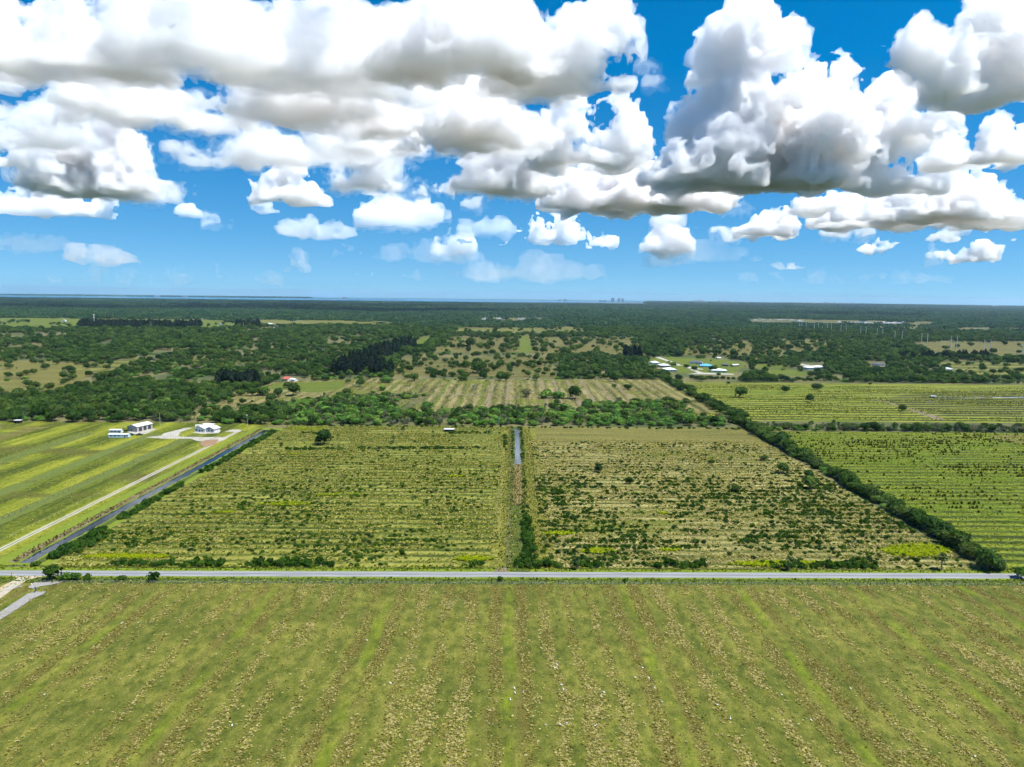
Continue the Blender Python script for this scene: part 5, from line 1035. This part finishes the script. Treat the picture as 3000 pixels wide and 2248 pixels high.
def cumulus(px, bpy_, hw, h_, seed, label, n=14, depth=.7, sig=.02, rag=1.0, lobes_px=(), wob=.5, flat=False):
    c, D = base_at(px, bpy_); s = D/F; r = random.Random(seed); L = []
    Wm = hw*s; Hm = h_*s
    for k in range(n):
        t = -1 + 2*(k+.5)/n + r.uniform(-.1, .1); hp = Hm*(1-abs(t)**2.2)*r.uniform(.55, 1.0)
        rr = min(Wm*r.uniform(.22, .34), max(hp*.62, Hm*.22)); x = c[0]+t*Wm*.82; y = c[1]+r.uniform(-1, 1)*Wm*depth*.6 + Wm*depth*.25
        L.append(((x, y, c[2]+rr*.25), (rr*1.25, rr*1.1, rr*.7)))
        if not flat:
            zt = c[2]+hp-rr*.7
            if zt > c[2]+rr*.4: L.append(((x+r.uniform(-.2, .2)*rr, y, (zt+c[2])/2+rr*.2), (rr, rr, rr))); L.append(((x+r.uniform(-.3, .3)*rr, y, zt), (rr*.8, rr*.8, rr*.7)))
    for (lx, ly, lr) in lobes_px:
        d = ray3(lx, ly); L.append(((d[0]*D, D+r.uniform(-.3, .6)*lr*s, CH+d[2]*D), (lr*s, lr*s, lr*s*.95)))
    return cloud(L, c[2], max(D/F*5.4, 10), sig, seed, label, rag)
if True:
    cumulus(60, 205, 380, 330, 1, 'grey based cloud in the upper left corner', 12, .6, .012, 1.15)
    cumulus(520, 190, 330, 330, 2, 'bright white cloud at the top left of the picture', 12, .5, .007)
    cumulus(960, 250, 330, 330, 3, 'broad white cloud at the top centre left', 12, .6, .008, 1.15)
    cumulus(1340, 205, 300, 260, 4, 'white cloud with grey base at the top centre', 12, .6, .012)
    cumulus(1600, 250, 225, 215, 5, 'rounded cloud with dark base left of the blue gap', 10, .7, .014, 1.15, lobes_px=((1790, 110, 75), (1700, 130, 80)))
    cumulus(330, 325, 400, 110, 6, 'long dark grey cloud base on the left', 16, .8, .010, 1.35)
    cumulus(900, 345, 340, 150, 7, 'grey streaked cloud base left of centre', 14, .8, .010, 1.35)
    cumulus(1330, 405, 340, 170, 8, 'big dark grey cloud base near the centre', 16, .8, .012, 1.35)
    cumulus(700, 470, 200, 110, 9, 'thin grey cloud sheet left of centre', 14, .7, .007, 1.35)
    cumulus(330, 560, 230, 220, 10, 'bright cumulus with ragged edges on the left', 12, .6, .016, 1.35)
    cumulus(90, 420, 200, 120, 42, 'pale grey cloud sheet at the left edge', 14, .8, .006, 1.15)
    cumulus(1000, 450, 260, 130, 43, 'soft grey cloud under the streaked base left of centre', 12, .8, .006, 1.35)
    cumulus(60, 625, 160, 110, 11, 'low white cloud at the left edge', 9, .5, .014)
    cumulus(320, 638, 70, 85, 12, 'small low cloud under the left cumulus', 6, .6, .014)
    cumulus(830, 588, 105, 150, 13, 'white puffy cloud left of centre over the blue gap', 8, .8, .018)
    cumulus(20, 500, 110, 140, 14, 'grey white cloud at the left edge above the low one', 8, .6, .012, 1.15)
    cumulus(1130, 560, 170, 150, 15, 'pale grey cloud fringe near the centre', 10, .6, .008, 1.35)
    cumulus(1170, 655, 110, 100, 16, 'wispy white cloud low near the centre', 10, .5, .007, 1.4)
    cumulus(1480, 560, 140, 170, 17, 'white cloud under the big dark base', 9, .7, .015, 1.35)
    cumulus(1720, 480, 200, 250, 18, 'bright white cloud right of the big dark base', 12, .7, .013, 1.15)
    cumulus(1850, 612, 270, 200, 19, 'large rounded cumulus right of centre', 15, .7, .018, 1.15)
    cumulus(1620, 718, 190, 110, 20, 'low white cloud below the rounded cumulus', 11, .5, .012)
    cumulus(2180, 545, 270, 330, 21, 'towering white cumulus with dark base right of centre', 14, .7, .011, lobes_px=((2150, 120, 85), (2120, 200, 100), (2240, 170, 95), (2280, 150, 60), (2180, 300, 150), (2330, 280, 80), (2060, 360, 110), (2300, 400, 130)))
    cumulus(2440, 540, 150, 300, 22, 'narrow cumulus tower beside the tallest cloud', 8, .8, .013, lobes_px=((2480, 200, 62), (2450, 270, 80), (2430, 360, 110), (2490, 330, 75)))
    cumulus(2640, 560, 170, 270, 23, 'bulging white cumulus under the right blue gap', 10, .8, .013, lobes_px=((2640, 330, 85), (2690, 390, 100), (2560, 420, 90)))
    cumulus(2910, 290, 190, 250, 24, 'tall white cumulus in the upper right corner', 10, .7, .016, lobes_px=((2940, 80, 85), (2970, 160, 110), (2720, 150, 70), (2830, 190, 90)))
    cumulus(2920, 480, 180, 140, 25, 'grey based cloud at the right edge', 9, .7, .016)
    cumulus(2720, 655, 330, 170, 26, 'wide dark based cloud bank low on the right', 16, .6, .011)
    cumulus(2270, 695, 130, 75, 27, 'low bright cloud under the dark base on the right', 9, .5, .014)
    cumulus(1950, 735, 70, 90, 28, 'small wispy cloud low right of centre', 7, .5, .010, 1.3)
    cumulus(2400, 620, 80, 80, 29, 'small white cloud between the low right clouds', 7, .5, .012)
    cumulus(2570, 750, 120, 50, 30, 'thin low cloud on the right', 9, .4, .010)
    cumulus(2850, 757, 100, 36, 31, 'little flat cloud low at the right', 7, .4, .010)
    cumulus(2850, 700, 190, 60, 32, 'pale low cloud streak at the right edge', 9, .4, .008)
    cumulus(1140, 590, 60, 70, 33, 'small cloud puff in the blue gap near the centre', 6, .6, .012)
    cumulus(550, 632, 22, 22, 34, 'tiny cloud puff left of centre', 4, .6, .012)
    cumulus(770, 622, 26, 26, 35, 'tiny puff below the white puffy cloud', 4, .6, .010)
    cumulus(255, 775, 160, 50, 36, 'faint pale cloud low above the left horizon', 9, .4, .0015)
    cumulus(860, 800, 48, 90, 37, 'faint tall cloud low above the horizon left of centre', 6, .5, .0015)
    cumulus(1050, 802, 50, 45, 38, 'faint small cloud low above the horizon', 5, .5, .0015)
    cumulus(2300, 794, 70, 22, 39, 'faint flat cloud low above the right horizon', 6, .4, .003)
    cumulus(1430, 690, 150, 40, 40, 'thin faint cloud streak near the centre', 8, .4, .003)
    for k, (a, b_, c_, d_) in enumerate(((500, 830, 420, 60), (1500, 815, 380, 70), (2500, 830, 420, 60), (1250, 760, 220, 45), (2050, 770, 200, 50), (60, 740, 200, 50))):
        cumulus(a, b_, c_, d_, 50+k, ('first', 'second', 'third', 'fourth', 'fifth', 'sixth')[k] + ' thin pale veil of cloud low above the horizon', 12, .4, .0004)
    for k, (a, b_, c_) in enumerate(((1060, 520, 34), (1270, 640, 40), (1400, 610, 34), (980, 560, 40), (1960, 660, 44), (2120, 700, 34), (2480, 690, 60), (2760, 770, 60), (640, 655, 44), (470, 590, 50), (1010, 740, 40), (1330, 740, 60), (2180, 620, 40), (1900, 200, 26), (1930, 260, 36))):
        cumulus(a, b_, c_, c_*.75, 70+k, 'small ragged cloud scrap number %d from the first, below the big clouds' % (k+1), 5, .7, .0045, 1.5)
    cumulus(920, 690, 120, 50, 41, 'thin faint cloud streak left of centre', 8, .4, .003)
# ------------------------------------------------------------------ haze
if True:
    t = NT('haze_air'); v = t.n('VolumePrincipled'); v.inputs['Color'].default_value = (.52, .76, .97, 1); v.inputs['Density'].default_value = 2.4e-5; v.inputs['Anisotropy'].default_value = .3
    t.l(v.outputs[0], t.out.inputs['Volume']); vv = []; ff = []; box(vv, ff, -50000, 50000, -50000, 50000, -190, 225)
    o = link('haze', mesh('haze', vv, ff, t.m)); tag(o, 'thin pale blue haze lying over the whole plain', 'haze', None, 'stuff')
